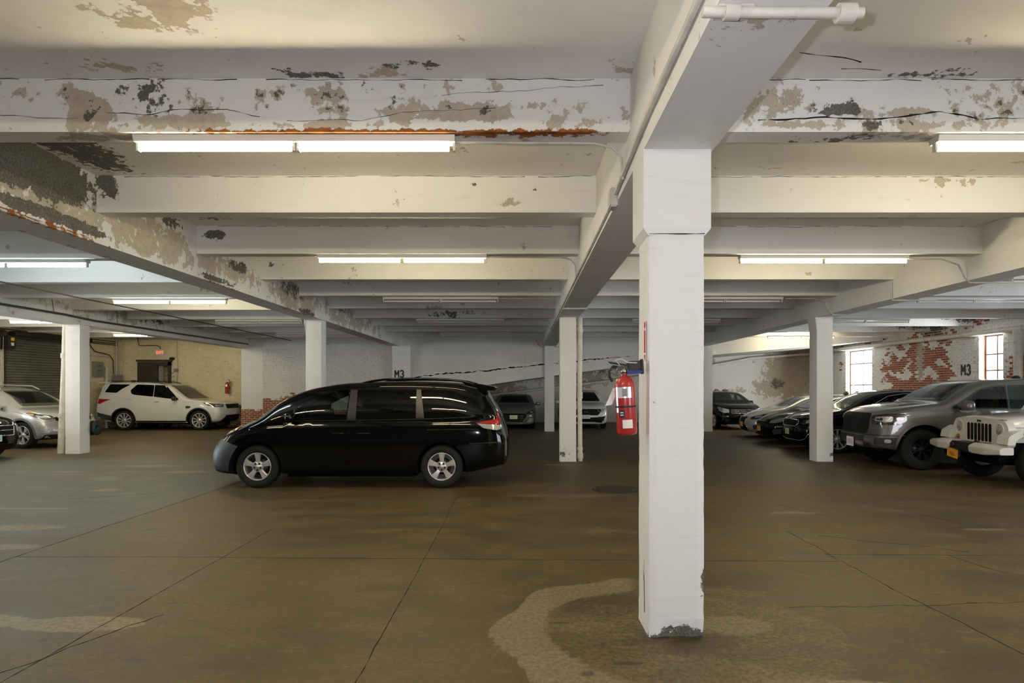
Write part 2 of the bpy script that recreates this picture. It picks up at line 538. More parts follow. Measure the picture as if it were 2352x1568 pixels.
def crack(pts, w, parent, normal, jit=.02, seed=0, step=.06, name='crack'):
    """a thin dark ribbon with a ragged width along pts, lying on a surface with the given normal"""
    rnd = random.Random(seed)
    P = [Vector(p) for p in pts]
    nrm = Vector(normal).normalized()
    out = []
    for a, b in zip(P[:-1], P[1:]):
        n = max(1, int((b - a).length / step))
        for k in range(n):
            out.append(a.lerp(b, k / n))
    out.append(P[-1])
    vs = []
    walk = 0
    for i, p in enumerate(out):
        d = (out[min(i + 1, len(out) - 1)] - out[max(i - 1, 0)]).normalized()
        side = nrm.cross(d).normalized()
        walk = walk * .8 + rnd.uniform(-1, 1) * jit * .6
        ww = w * rnd.uniform(.15, 1.3) * (0.0 if rnd.random() < .08 else 1) + .0008
        c = p + side * walk + nrm * .0015
        vs += [c - side * ww / 2, c + side * ww / 2, c - side * ww * .5 - nrm * .006, c + side * ww * .5 - nrm * .006]
    fs = []
    for i in range(len(out) - 1):
        a = i * 4; b = a + 4
        fs += [(a, a + 1, b + 1, b), (a + 2, a, b, b + 2), (a + 1, a + 3, b + 3, b + 1)]
    return obj_mesh(name, vs, fs, M_CRACK, parent)
# ================================================================== STRUCTURE
ZG, ZJ, ZS = 3.22, 3.55, 3.95          # undersides of girders, joists and slab
XL, XR = -17.1, 13.8                   # side walls
YB0 = -5.0                             # wall behind the camera

# ---- floor
def axis(lo, hi, segs):
    pts = [lo]
    for a, b, st in segs:
        n = max(1, int(round((b - a) / st)))
        pts += list(np.linspace(a, b, n + 1)[1:])
    return np.array(pts)
fx = axis(XL, XR, [(XL, -4.5, .2), (-4.5, 4.0, .05), (4.0, XR, .2)])
fy = axis(YB0, 30.0, [(YB0, 3.0, .4), (3.0, 7.5, .05), (7.5, 30.0, .15)])
gx, gy = np.meshgrid(fx, fy)
fv = np.stack([gx.ravel(), gy.ravel(), np.zeros(gx.size)], 1)
nx_ = len(fx)
ff = [(j * nx_ + i, j * nx_ + i + 1, (j + 1) * nx_ + i + 1, (j + 1) * nx_ + i) for j in range(len(fy) - 1) for i in range(nx_ - 1)]
floor = obj_mesh('floor', fv, ff, M_FLOOR, kind='structure')
a = np.zeros((len(fv), 4), dtype=np.float32); a[:, 3] = 1
X, Y = fv[:, 0], fv[:, 1]
def blob2(ch, x, y, rx, ry, am, hard=1.2):
    d = ((X - x) / rx) ** 2 + ((Y - y) / ry) ** 2
    v = am * np.exp(-np.maximum(d - .5, 0) * hard * 2)
    a[:, ch] = np.maximum(a[:, ch], v)
# cement ring round the near column
th = np.arctan2(Y - 4.25, X - 1.0)
r = np.hypot(X - 1.0, Y - 4.25)
ro = 1.20 + .05 * np.cos(8 * th)
ri = .78 + .03 * np.sin(3 * th)
leftness = np.clip((1.05 - X) / .25, 0, 1)
ring = np.clip((ro - r) / .05, 0, 1) * np.clip((r - ri) / .12, 0, 1) * leftness
a[:, 0] = np.maximum(a[:, 0], ring * .95)
inner = np.clip((ro - r) / .08, 0, 1)
a[:, 0] = np.maximum(a[:, 0], inner * .46)
blob2(0, 1.45, 4.35, .35, .22, .62)
blob2(0, 1.7, 3.45, .5, .12, .8)
for p in [(-8.85, 12.3, .42, .16, .9), (-7.8, 13.2, .7, .22, .8), (-6.6, 12.3, .55, .2, .9), (-6.7, 10.1, .3, .14, .9), (-7.6, 11.4, .5, .25, .55),
          (-6.2, 7.4, 1.0, .22, .62), (-6.9, 8.6, 1.2, .1, .7), (-5.6, 6.5, .8, .18, .6), (-3.1, 4.38, .55, .17, .85), (-3.9, 4.42, .5, .17, .85),
          (.6, 9.6, 1.1, .25, .5), (3.6, 8.3, .5, .12, .7), (2.2, 8.6, .4, .1, .5), (3.4, 6.9, 1.0, .25, .42), (5.4, 7.3, .35, .1, .6), (-.2, 4.0, .9, .2, .33),
          (.3, 7.3, 1.2, .3, .42), (2.6, 11.7, .4, .2, .5), (-1.2, 5.1, .9, .3, .25), (-.7, 3.7, .8, .15, .35), (5, 5.5, 1, .3, .25), (.8, 13.4, .5, .2, .6)]:
    blob2(0, *p)
g = np.clip((-4.94 - X) / .06, 0, 1) * np.clip((Y - 6.6) / .6, 0, 1) * np.clip((15.5 - Y) / 1.5, 0, 1)
a[:, 1] = g * .8
blob2(2, -5.1, 5.6, .5, .25, .8); blob2(2, -1.5, 3.75, .7, .1, .5); blob2(2, -.2, 4.0, .25, .05, .5)
for _ in range(70):
    blob2(2, random.uniform(-5, 6), random.uniform(3.4, 9), random.uniform(.03, .12), random.uniform(.02, .05), random.uniform(.45, .9))
for _ in range(10):
    blob2(2, random.uniform(-9, 9), random.uniform(9, 20), random.uniform(.3, .9), random.uniform(.2, .6), random.uniform(.3, .55))
at = floor.data.color_attributes.new('decay', 'FLOAT_COLOR', 'POINT')
at.data.foreach_set('color', a.ravel())
# slab joints and cracks
for k, (pts, w, j) in enumerate([
    ([(-4.94, 5.6, 0), (-4.94, 12, 0)], .016, .012), ([(-2.92, 3.2, 0), (-2.92, 7.4, 0)], .009, .005),
    ([(-.93, 3.2, 0), (-.95, 6.6, 0), (-1.0, 10, 0)], .009, .006), ([(-5, 6.12, 0), (-2.9, 6.1, 0), (3, 5.95, 0)], .007, .008),
    ([(-2.6, 4.55, 0), (-2.9, 4.0, 0), (-3.1, 3.4, 0)], .014, .03), ([(3.04, 7.2, 0), (3.04, 5.1, 0), (3.12, 3.6, 0)], .009, .015),
    ([(3.0, 6.2, 0), (6.5, 6.15, 0)], .006, .01), ([(4.2, 6.2, 0), (4.3, 5.6, 0), (5.0, 5.1, 0), (5.6, 4.7, 0)], .006, .02),
    ([(3.3, 7.0, 0), (4.5, 6.3, 0)], .006, .03), ([(2.0, 4.7, 0), (2.6, 4.72, 0), (3.9, 4.8, 0)], .006, .03),
    ([(5.1, 8.6, 0), (5.3, 7.6, 0)], .014, .03), ([(3.6, 8.9, 0), (3.9, 8.1, 0)], .006, .02), ([(-6.8, 9.3, 0), (-5.7, 9.8, 0)], .008, .02)
    ]):
    crack(pts, w * .6, floor, (0, 0, 1), j, seed=k)

# manhole cover
mh = MB()
mh.smooth = False
Mm = Matrix.Translation((1.53, 10.15, 0))
mh.lathe([(0, .006), (.33, .006), (.34, .0)], Mm, 40)
for i in range(-4, 5):
    L = math.sqrt(max(0, .30 ** 2 - (i * .065) ** 2))
    mh.box(-L, L, i * .065 - .012, i * .065 + .012, .006, .013, Mm)
mhc = mh.build('manhole_cover', M_IRON, label='round dark iron manhole cover set in the floor behind the near column', cat='manhole cover')
fr = MB(); fr.lathe([(.345, .0), (.345, .008), (.39, .008), (.40, 0)], Mm, 40)
fr.build('frame', M_IRON, mhc)

# ---- ceiling slab
cv, cf = grid_box((XL - .3, XR + .3), (YB0, 30.3), (ZS, ZS + .22), (.25, .15, .3))
ceiling = obj_mesh('ceiling', cv, cf, M_CONC, kind='structure')
decay_attr(ceiling.data, [
    ('R', -2.2, 3.85, ZS, .45, .25, .3, .75), ('R', -2.9, 4.5, ZS, .35, .12, .3, .75),
    ('G', -1.5, 4.62, ZS, .25, .07, .3, 1.0), ('R', -1.15, 4.55, ZS, .3, .1, .3, .9), ('G', -.8, 4.5, ZS, .35, .08, .3, .62),
    ('R', .55, 4.4, ZS, .2, .15, .3, .6), ('G', 3.0, 4.58, ZS, .45, .09, .3, .95), ('G', -2.8, 4.5, ZS, .4, .08, .3, .5),
    ('G', -4.3, 6.0, ZS, .35, .8, .3, 1.0), ('R', -1.2, 6.0, ZS, .6, .1, .3, .5), ('R', 2.6, 6.6, ZS, .5, .1, .3, .55),
    ('G', -4.2, 8.2, ZS, .4, .5, .3, .7), ('R', -7.5, 12.3, ZS, .6, .5, .3, .6)])
# ---- girders (parallel to the line of sight)
GIRD = [(-11.42, -10.98), (-5.06, -4.62), (.80, 1.26), (6.53, 6.99)]
left_blobs = [('G', -4.62, 5.7, 3.76, .25, 1.15, .30, 1.5), ('G', -4.62, 4.6, 3.75, .25, 1.2, .3, 1.0), ('R', -4.62, 6.0, 3.5, .3, 1.2, .22, .95),
              ('R', -4.62, 7.8, 3.55, .3, 1.3, .25, .9), ('R', -4.62, 9.8, 3.5, .3, 1.2, .22, .75), ('R', -4.62, 7.9, 3.35, .3, .9, .1, .8),
              ('G', -4.62, 6.1, 3.34, .14, .9, .07, 1.4), ('B', -4.62, 6.0, 3.245, .12, 1.1, .03, 1.5), ('G', -4.62, 9.6, 3.29, .14, .7, .05, 1.1),
              ('B', -4.62, 9.7, 3.235, .12, .8, .03, .9), ('G', -4.62, 13.5, 3.27, .14, .7, .06, 1.1), ('B', -4.62, 13.5, 3.22, .12, .6, .03, .8),
              ('G', -4.62, 10.2, 3.62, .2, .4, .12, .8), ('G', -4.62, 12.6, 3.6, .2, 1.0, .2, .72), ('R', -4.62, 13.0, 3.5, .3, 1.6, .3, .85),
              ('R', -4.62, 16.5, 3.5, .3, 2.5, .3, .8), ('G', -4.62, 16, 3.7, .2, .7, .15, .8), ('G', -4.62, 8.2, 3.85, .2, .5, .12, .85),
              ('R', -4.62, 19.5, 3.5, .3, 1.5, .25, .6), ('R', -5.06, 8, 3.3, .2, 3, .1, .5)]
gblobs = {0: [('R', -10.98, 17, 3.6, .3, 3, .2, .6), ('G', -10.98, 18.5, 3.65, .3, 1.5, .15, .62), ('G', -10.98, 13.0, 3.7, .2, .5, .1, .6), ('G', -10.98, 22, 3.7, .2, 1.2, .2, .6)],
          1: left_blobs, 2: [('B', .8, 4.2, 3.3, .1, .4, .03, .3), ('R', 1.0, 2.7, 3.22, .3, .15, .2, .4)], 3: []}
girders = []
for i, (x0, x1) in enumerate(GIRD):
    ymax = 25.1 if i == 0 else 23.7 if i == 1 else 24.0
    fine = (.075, .075, .05) if i == 1 else (.11, .15, .12)
    if i == 1:
        vs, fs = grid_box((x0, x1), (3.0, ymax), (ZG, ZS - .001), (.11, .07, .05), skip=('zh',))
    else:
        vs, fs = grid_box((x0, x1), (YB0, ymax), (ZG, ZS - .001), fine, skip=('zh',))
    vs = np.array(vs)
    if i == 1:   # spalled lower arris: knock the edge back where the reinforcement shows
        for (yc, ry, dep) in ((6.05, .95, .07), (9.65, .75, .06), (13.55, .6, .07)):
            for q in range(len(vs)):
                x, y, z = vs[q]
                if abs(y - yc) < ry and z < 3.37 and x > -4.75:
                    k = (1 - ((y - yc) / ry) ** 4) * max(0, 1 - (z - ZG - .01) / .13)
                    nz = .5 + mnoise.noise(Vector((x * 7, y * 9, z * 14)))
                    if z > ZG + .01:
                        vs[q][0] -= dep * k * (.35 + .9 * abs(nz))
    g_ = obj_mesh('girder', vs, fs, M_GIRD if i < 2 else M_CONC, ceiling)
    decay_attr(g_.data, gblobs[i])
    girders.append(g_)
# exposed reinforcement bars in the spalls of the left girder
for (y0, y1) in ((5.15, 6.95), (8.95, 10.35), (13.0, 14.1)):
    b = MB(); b.tube([(-4.655, y0, 3.262), (-4.665, (y0 + y1) / 2, 3.25), (-4.655, y1, 3.262)], .011, 6)
    b.build('reinforcement_bar', principled('rusted_steel', (0.25, 0.075, 0.02), .9), girders[1])

# ---- joists (across the line of sight), one per bay
JY = [-3.6, -1.55, .5, 2.6, 4.66, 6.8, 8.9, 11.0, 12.95, 15.0, 17.1, 19.2, 21.2, 23.3]
BAYS = [(XL, -11.42), (-10.98, -5.06), (-4.62, .80), (1.26, 6.53), (6.99, XR)]
jbl = {
 (2, 4): [('R', -3.19, 4.66, 3.72, .28, .3, .18, .85), ('R', -2.6, 4.66, 3.62, .6, .3, .07, .8), ('R', -.55, 4.66, 3.69, .6, .3, .09, .95), ('R', -1.5, 4.66, 3.6, .7, .3, .04, .8),
          ('R', .0, 4.66, 3.76, .2, .3, .06, .75), ('G', -2.85, 4.66, 3.85, .4, .3, .08, .66), ('G', -2.7, 4.66, 3.72, .15, .3, .1, .62), ('G', -1.2, 4.66, 3.86, .15, .3, .06, .62),
          ('G', -.95, 4.66, 3.82, .12, .3, .05, .62), ('G', -3.25, 4.66, 3.66, .05, .3, .05, .95), ('G', -.27, 4.66, 3.72, .06, .3, .03, 1.0), ('R', -1.5, 4.66, 3.82, .3, .3, .06, .6),
          ('G', -3.45, 4.66, 3.82, .05, .2, .03, .9), ('B', -1.0, 4.66, 3.555, 1.9, .12, .014, 1.3), ('B', .3, 4.66, 3.555, .45, .12, .012, .95), ('R', -1.5, 4.66, 3.75, 2.6, .3, .3, .40), ('G', -2.0, 4.66, 3.8, 2.0, .3, .2, .36), ('R', -3.2, 4.76, 3.55, .5, .12, .03, .9)],
 (3, 4): [('R', 3.0, 4.66, 3.75, 2.0, .3, .3, .42), ('G', 3.0, 4.66, 3.75, 2.0, .3, .2, .34), ('R', 1.75, 4.66, 3.75, .2, .3, .16, .95), ('G', 2.34, 4.66, 3.72, .17, .3, .07, 1.1), ('G', 2.6, 4.66, 3.615, .1, .3, .035, 1.1), ('R', 2.9, 4.66, 3.7, .22, .3, .05, .9),
          ('R', 3.1, 4.66, 3.6, .25, .3, .05, .95), ('R', 2.0, 4.66, 3.59, .4, .3, .03, .9), ('G', 2.3, 4.8, 3.55, .45, .12, .01, .62), ('R', 3.8, 4.66, 3.78, .1, .3, .08, .7), ('B', 2.1, 4.76, 3.55, .5, .1, .01, .45)],
 (2, 5): [('R', -.1, 6.8, 3.66, .12, .3, .06, .8), ('G', .12, 6.8, 3.8, .03, .3, .05, .9), ('G', -.55, 6.8, 3.85, .04, .2, .03, .9), ('G', -4.5, 6.8, 3.85, .15, .3, .14, 1.0)],
 (2, 6): [('G', -4.35, 8.9, 3.82, .2, .3, .09, 1.05)], (2, 7): [('G', -4.4, 11, 3.85, .2, .3, .06, .9)],
 (3, 5): [('R', 4.6, 6.8, 3.88, .5, .3, .04, .6)],
 (2, 9): [('R', -2.2, 15.0, 3.6, 1.2, .3, .06, .8)], (2, 10): [('G', -2.0, 17.1, 3.65, .6, .3, .12, .9), ('R', -1.2, 17.1, 3.7, .6, .3, .1, .7)],
 (1, 8): [('R', -7.0, 13.3, 3.7, .5, .3, .1, .6)], (1, 7): [('R', -6.6, 11.35, 3.7, .3, .3, .1, .6), ('G', -6.6, 11.35, 3.8, .2, .3, .04, .6)],
 (4, 11): [('G', 13.4, 19.2, 3.8, .7, .3, .2, .8)], (4, 12): [('G', 13.2, 21.2, 3.75, .8, .3, .2, .8)],
}
joists = {}
for bi, (x0, x1) in enumerate(BAYS):
    for ji, y in enumerate(JY):
        if bi in (0, 1): y = y + .3
        if y < 0 and bi in (0, 4): continue
        near = ji in (4, 5, 6) and bi in (2, 3)
        st = (.06, .07, .05) if near else (.2, .2, .14)
        sag = 0
        vs, fs = grid_box((x0, x1), (y, y + .2), (ZJ, ZS - .001), st, skip=('zh', 'xl', 'xh'))
        j = obj_mesh('joist', vs, fs, M_CONC, ceiling)
        decay_attr(j.data, jbl.get((bi, ji), []))
        joists[bi, ji] = j
# shrinkage cracks where slab meets joist, and on joist faces
sd = 50
for bi in (2, 3):
    for ji in (4, 5, 6):
        x0, x1 = BAYS[bi]; y = JY[ji]
        x = x0 + .3
        while x < x1 - .5:
            L = random.uniform(.5, 1.6)
            crack([(x, y, ZS - .012), (min(x + L, x1 - .05), y, ZS - .012)], .0045, joists[bi, ji], (0, -1, 0), .008, seed=sd); sd += 1
            x += L + random.uniform(.02, .25)
crack([(1.75, 4.66, 3.64), (2.1, 4.66, 3.655), (2.25, 4.66, 3.67), (2.6, 4.66, 3.64), (3.1, 4.66, 3.69), (3.4, 4.66, 3.64), (3.9, 4.66, 3.66), (4.6, 4.66, 3.63)], .010, joists[3, 4], (0, -1, 0), .01, seed=3)
crack([(-3.1, 4.66, 3.70), (-2.75, 4.66, 3.68), (-2.6, 4.66, 3.71), (-2.2, 4.66, 3.70), (-1.95, 4.66, 3.66)], .005, joists[2, 4], (0, -1, 0), .012, seed=4)
crack([(-4.6, 4.66, 3.68), (-3.6, 4.66, 3.66), (-3.3, 4.66, 3.66)], .003, joists[2, 4], (0, -1, 0), .01, seed=5)
crack([(-1.75, 4.66, 3.63), (-1.2, 4.66, 3.63), (-.9, 4.66, 3.69), (-.2, 4.66, 3.74)], .0025, joists[2, 4], (0, -1, 0), .014, seed=6)
crack([(-.6, 4.66, 3.82), (.1, 4.66, 3.86), (.6, 4.66, 3.9)], .0025, joists[2, 4], (0, -1, 0), .014, seed=9)
crack([(1.9, 4.3, ZS), (2.25, 4.36, ZS), (2.4, 4.42, ZS)], .01, ceiling, (0, 0, -1), .012, seed=7)
crack([(2.3, 4.52, ZS), (2.6, 4.54, ZS)], .006, ceiling, (0, 0, -1), .012, seed=8)

# ---- columns
def column(x, y, name_label, top=ZG, cap=True, blobs=(), w=.375, fine=False, kind=None):
    x0, x1 = x, x + w
    root = None
    st = .05 if fine else .15
    vs, fs = grid_box((x0, x1), (y, y + w), (0, 2.67 if cap else top), (st, st, st * 1.2), skip=('zh', 'zl'))
    vs = np.array(vs)
    cx, cy = x0 + w / 2, y + w / 2
    for q in range(len(vs)):     # old hand-rendered faces: slightly wavy, knocked arrises
        v = vs[q]
        n = mnoise.noise(Vector((v[0] * 3 + 5, v[1] * 3, v[2] * 1.6)))
        e = .004 * n
        corner = (abs(abs(v[0] - cx) - w / 2) < .01) and (abs(abs(v[1] - cy) - w / 2) < .01)
        if corner:
            e -= .006 + .006 * abs(mnoise.noise(Vector((x * 5, y, v[2] * 9))))
        vs[q][0] += (v[0] - cx) / (w / 2) * e; vs[q][1] += (v[1] - cy) / (w / 2) * e
    o = obj_mesh('concrete_column', vs, fs, M_COLM, label=name_label, cat='column', kind='thing')
    if fine:   # broken foot
        me = o.data
        for v in me.vertices:
            if v.co.z < .09 and v.co.y < y + .1 and v.co.x > x0 + .06:
                v.co.y += .03 * (1 - v.co.z / .09) * (.5 + abs(mnoise.noise(v.co * 25)))
    decay_attr(o.data, list(blobs))
    if cap:
        c = MB()
        g = .035
        vs, fs = grid_box((x0 - g, x1 + g), (y - .012, y + w + .012), (2.70, top), (st, st, st * 1.2), skip=('zh',))
        c = obj_mesh('capital', vs, fs, M_COLM, o)
        decay_attr(c.data, [])
        m = MB()   # splayed neck under the capital
        a0 = [(x0, y), (x1, y), (x1, y + w), (x0, y + w)]
        a1 = [(x0 - g, y - .012), (x1 + g, y - .012), (x1 + g, y + w + .012), (x0 - g, y + w + .012)]
        m.add([(p[0], p[1], 2.655) for p in a0] + [(p[0], p[1], 2.70) for p in a1], [(0, 1, 5, 4), (1, 2, 6, 5), (2, 3, 7, 6), (3, 0, 4, 7), (0, 3, 2, 1)])
        m.build('capital_neck', M_COLM, o)
    return o
col_near = column(.832, 4.14, 'white square column with wider capital carrying the red extinguisher, nearest to the camera', fine=True,
    blobs=[('G', 1.05, 4.14, .02, .3, .15, .05, 1.1), ('G', 1.2, 4.14, .40, .03, .1, .10, .85), ('R', 1.21, 4.14, .40, .04, .1, .12, .8), ('R', 1.0, 4.14, .02, .3, .1, .06, .9)])
crack([(.838, 4.28, .62), (.832, 4.3, .35), (.832, 4.27, .12)], .008, col_near, (-1, 0, 0), .012, seed=21, step=.04)
crack([(.834, 4.14 - .012, 2.662), (1.2, 4.14 - .012, 2.662)], .004, col_near, (0, -1, 0), .002, seed=22)
col_mid = column(.832, 13.98, 'slim cream column with a vertical pipe beside it, behind the minivan', cap=False, blobs=[('G', .9, 13.98, .2, .12, .2, .18, .8), ('R', .95, 13.98, .1, .2, .2, .1, .8)])
col_back = column(.832, 23.62, 'slim grey column standing between the two cars under the ramp', cap=False)
col_lmid = column(-5.04, 14.55, 'white column rising behind the minivan windscreen', cap=False)
col_left = column(-11.41, 15.63, 'white column with a pipe at its side, in front of the roller shutter', cap=False, blobs=[('G', -11.1, 15.8, .1, .2, .3, .1, .6)])
col_right = column(6.56, 13.98, 'cream column with chipped foot in front of the row of parked cars', cap=False, blobs=[('G', 6.93, 14.0, .12, .05, .1, .12, .9), ('R', 6.7, 13.98, .1, .3, .2, .12, .6)])
col_rback = column(6.8, 23.62, 'thin cream column beside the front of the dark compact SUV', cap=False)
# small flared haunches of the right column
for (c, x) in ((col_right, 6.56), (col_lmid, -5.04)):
    m = MB()
    m.add([(x, c.data.vertices[0].co.y * 0 + (13.98 if c is col_right else 14.55), 2.95), (x - .03, (13.98 if c is col_right else 14.55), ZG), (x, (13.98 if c is col_right else 14.55), ZG),
           (x, (14.355 if c is col_right else 14.925), 2.95), (x - .03, (14.355 if c is col_right else 14.925), ZG), (x, (14.355 if c is col_right else 14.925), ZG)],
          [(0, 1, 2), (3, 5, 4), (0, 3, 4, 1), (1, 4, 5, 2), (0, 2, 5, 3)])
    m.build('haunch', M_COLM, c)

# ---- brickwork
def brick_panel(u0, u1, z0, z1, P, blobs, parent, red_parts=0, hole=None, jit=.004, blen=.205, bh=.068, joint=.009, mat=None, keep=None):
    """P(u, z, d) -> world point, d = proud distance. Returns stuff mesh of bricks; the red_parts most exposed nearest
    bricks become parts of their own."""
    mat = mat or M_BRICK
    rnd = random.Random(int(u0 * 13 + z1 * 7))
    V, F, A = [], [], []
    parts = []
    rows = int((z1 - z0) / (bh + joint))
    for rj in range(rows):
        z = z0 + rj * (bh + joint)
        u = u0 - (.107 if rj % 2 else 0)
        while u < u1:
            ua, ub = max(u, u0), min(u + blen, u1)
            u += blen + joint
            if ub - ua < .03: continue
            if hole and (hole(ua, z + bh / 2) or hole(ub, z + bh / 2) or hole((ua + ub) / 2, z) or hole((ua + ub) / 2, z + bh)): continue
            if keep and not keep((ua + ub) / 2, z + bh / 2): continue
            pc = P((ua + ub) / 2, z + bh / 2, 0)
            val = [0, 0, 0]
            for ch, x, y, zz, rx, ry, rz, am in blobs:
                d = ((pc[0] - x) / rx) ** 2 + ((pc[1] - y) / ry) ** 2 + ((pc[2] - zz) / rz) ** 2
                c = 'RGB'.index(ch); val[c] = max(val[c], am * math.exp(-max(d - .3, 0) * 1.1))
            val[0] = val[0] * rnd.uniform(.6, 1.15) * max(.1, min(1.25, .95 + 2.0 * mnoise.noise(Vector((pc[0] * 1.3, pc[1] * 2.6, pc[2] * 2.6)))))
            d = .006 + rnd.uniform(-jit, jit)
            b = .004
            q = [P(ua, z, -.006), P(ub, z, -.006), P(ub, z + bh, -.006), P(ua, z + bh, -.006),
                 P(ua + b, z + b, d), P(ub - b, z + b, d), P(ub - b, z + bh - b, d), P(ua + b, z + bh - b, d)]
            fc = [(4, 5, 6, 7), (0, 1, 5, 4), (1, 2, 6, 5), (2, 3, 7, 6), (3, 0, 4, 7)]
            if red_parts and val[0] > .55:
                parts.append((q, fc, val, (pc[0] ** 2 + pc[1] ** 2)))
            else:
                s = len(V); V += q; F += [tuple(i + s for i in f) for f in fc]; A += [(val[0], val[1], val[2], 1)] * 8
    parts.sort(key=lambda t: t[3])
    for q, fc, val, _ in parts[red_parts:]:
        s = len(V); V += q; F += [tuple(i + s for i in f) for f in fc]; A += [(val[0], val[1], val[2], 1)] * 8
    o = obj_mesh('brickwork', V, F, mat, parent, kind='stuff')
    at = o.data.color_attributes.new('decay', 'FLOAT_COLOR', 'POINT')
    at.data.foreach_set('color', np.array(A, dtype=np.float32).ravel())
    for q, fc, val, _ in parts[:red_parts]:
        c = [sum(p[i] for p in q) / 8 for i in range(3)]
        me = bpy.data.meshes.new('brick')
        me.from_pydata([(p[0] - c[0], p[1] - c[1], p[2] - c[2]) for p in q], [], fc)
        me.materials.append(mat); me.update()
        at = me.color_attributes.new('decay', 'FLOAT_COLOR', 'POINT')
        at.data.foreach_set('color', np.array([(val[0], val[1], val[2], 1)] * 8, dtype=np.float32).ravel())
        b = bpy.data.objects.new('brick', me); COL.objects.link(b); b.parent = parent; b.location = c
    return o

def wall_core(name, pieces, parent=None, mat=None):
    m = MB()
    for p in pieces: m.box(*p)
    o = m.build(name, mat or M_BRICK, parent, kind='structure' if parent is None else None)
    me = o.data
    at = me.color_attributes.new('decay', 'FLOAT_COLOR', 'POINT')
    at.data.foreach_set('color', np.array([(.0, .52, 0, 1)] * len(me.vertices), dtype=np.float32).ravel())
    return o

M_CREAM = mat_brick('cream_painted_brick', white=(0.82, 0.71, 0.45))
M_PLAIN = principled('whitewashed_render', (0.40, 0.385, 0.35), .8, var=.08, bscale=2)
# back wall, left: three planes with pilasters
wb = wall_core('wall_back', [(XL - .3, -15.3, 26.4, 26.7, 0, ZS), (-14.85, -11.0, 26.4, 26.7, 0, ZS), (-15.3, -14.85, 26.4, 26.7, 2.62, ZS),
                             (-11.3, -10.3, 25.5, 26.7, 0, ZS), (-10.36, -4.6, 25.0, 25.3, 0, ZS), (-4.6, -4.3, 24.3, 30.3, 0, ZS)])
lowred = [('R', -10.0, 25, .9, 1.1, 2, .55, .95), ('R', -9.2, 25, 1.2, .5, 2, .25, .7), ('R', -8.0, 25, .5, 2, 2, .5, .8), ('B', -9.2, 25, 3.0, 1.5, 2, .5, .3)]
brick_panel(-10.35, -4.86, 0, ZS, lambda u, z, d: (u, 25.0 - d, z), lowred, wb)
brick_panel(XL, -11.3, 0, ZS, lambda u, z, d: (u, 26.4 - d, z), [('R', -11.8, 26.4, .6, .7, 2, .35, .95), ('R', -13.5, 26.4, .2, 3, 2, .3, .8)], wb,
            mat=M_CREAM,
            hole=lambda u, z: -15.35 < u < -14.8 and z < 2.68)
def pilaster(x0, x1, y0, y1, z1, parent, blobs=()):
    vs, fs = grid_box((x0, x1), (y0, y1), (0, z1), (.1, .1, .12))
    o = obj_mesh('pilaster', vs, fs, M_COLM, parent)
    decay_attr(o.data, list(blobs))
    return o
pilaster(-11.3, -10.35, 25.2, 25.5, ZS, wb, [('R', -10.8, 25.2, .5, .6, 2, .3, .8)])
brick_panel(-11.29, -10.36, .02, .85, lambda u, z, d: (u, 25.2 - d, z), [('R', -10.8, 25.2, .3, 1.5, 2, .5, 1.0)], wb)
pm3 = pilaster(-4.92, -4.23, 23.68, 24.3, ZS, wb)
strokes('stencil_marking', M3, .19, .26, M_INK, Matrix.Translation((-4.65, 23.678, 2.17)) @ Matrix.Rotation(PI / 2, 4, 'X'), wb)

# left wall with the roller shutter opening (Y 20.7 .. 24.2)
wl = wall_core('wall_left', [(XL - .3, XL, YB0, 9.8, 0, ZS), (XL - .3, XL, 14.2, 20.7, 0, ZS), (XL - .3, XL, 9.8, 14.2, 3.2, ZS), (XL - .3, XL, 24.2, 26.7, 0, ZS), (XL - .3, XL, 20.7, 24.2, 3.3, ZS)])  # the unshuttered gap is added to let fill daylight in
brick_panel(8.0, 26.4, 0, ZS, lambda u, z, d: (XL + d, u, z), [('R', XL, 25.8, .1, 1, .5, .3, .6)], wl, mat=M_CREAM, hole=lambda u, z: (20.65 < u < 24.25 and z < 3.34) or (9.75 < u < 14.25 and z < 3.25))
sh = empty('door_1', (XL - .12, 22.45, 0), kind='structure')
slat_me = None
for k in range(37):
    z = .02 + k * .09
    if slat_me is None:
        m = MB()
        prof = [(0, 0), (.022, .012), (.026, .045), (.022, .076), (0, .088), (-.01, .088), (-.01, 0)]
        m.add([(p[0], -1.75, p[1]) for p in prof] + [(p[0], 1.75, p[1]) for p in prof], [(i, i + 1, i + 8, i + 7) for i in range(6)] + [tuple(range(7))[::-1], tuple(range(7, 14))])
        slat_me = m.mesh('slat', M_SHUTTER)
    o = bpy.data.objects.new('slat', slat_me); COL.objects.link(o); o.parent = sh; o.location = (0, 0, z)
m = MB()
for y in (-1.78, 1.70):
    m.box(-.05, .14, y, y + .08, 0, 3.35)
m.box(-.05, .2, -1.78, 1.78, 3.30, 3.42)
m.build('guide_rail', M_DARKDOOR, sh)
m = MB(); m.box(-.16, -.13, -1.9, 1.9, -.05, 3.5); m.build('light_block_panel', M_BLACKP, sh)  # added backing that blocks outside light leaking round the slats

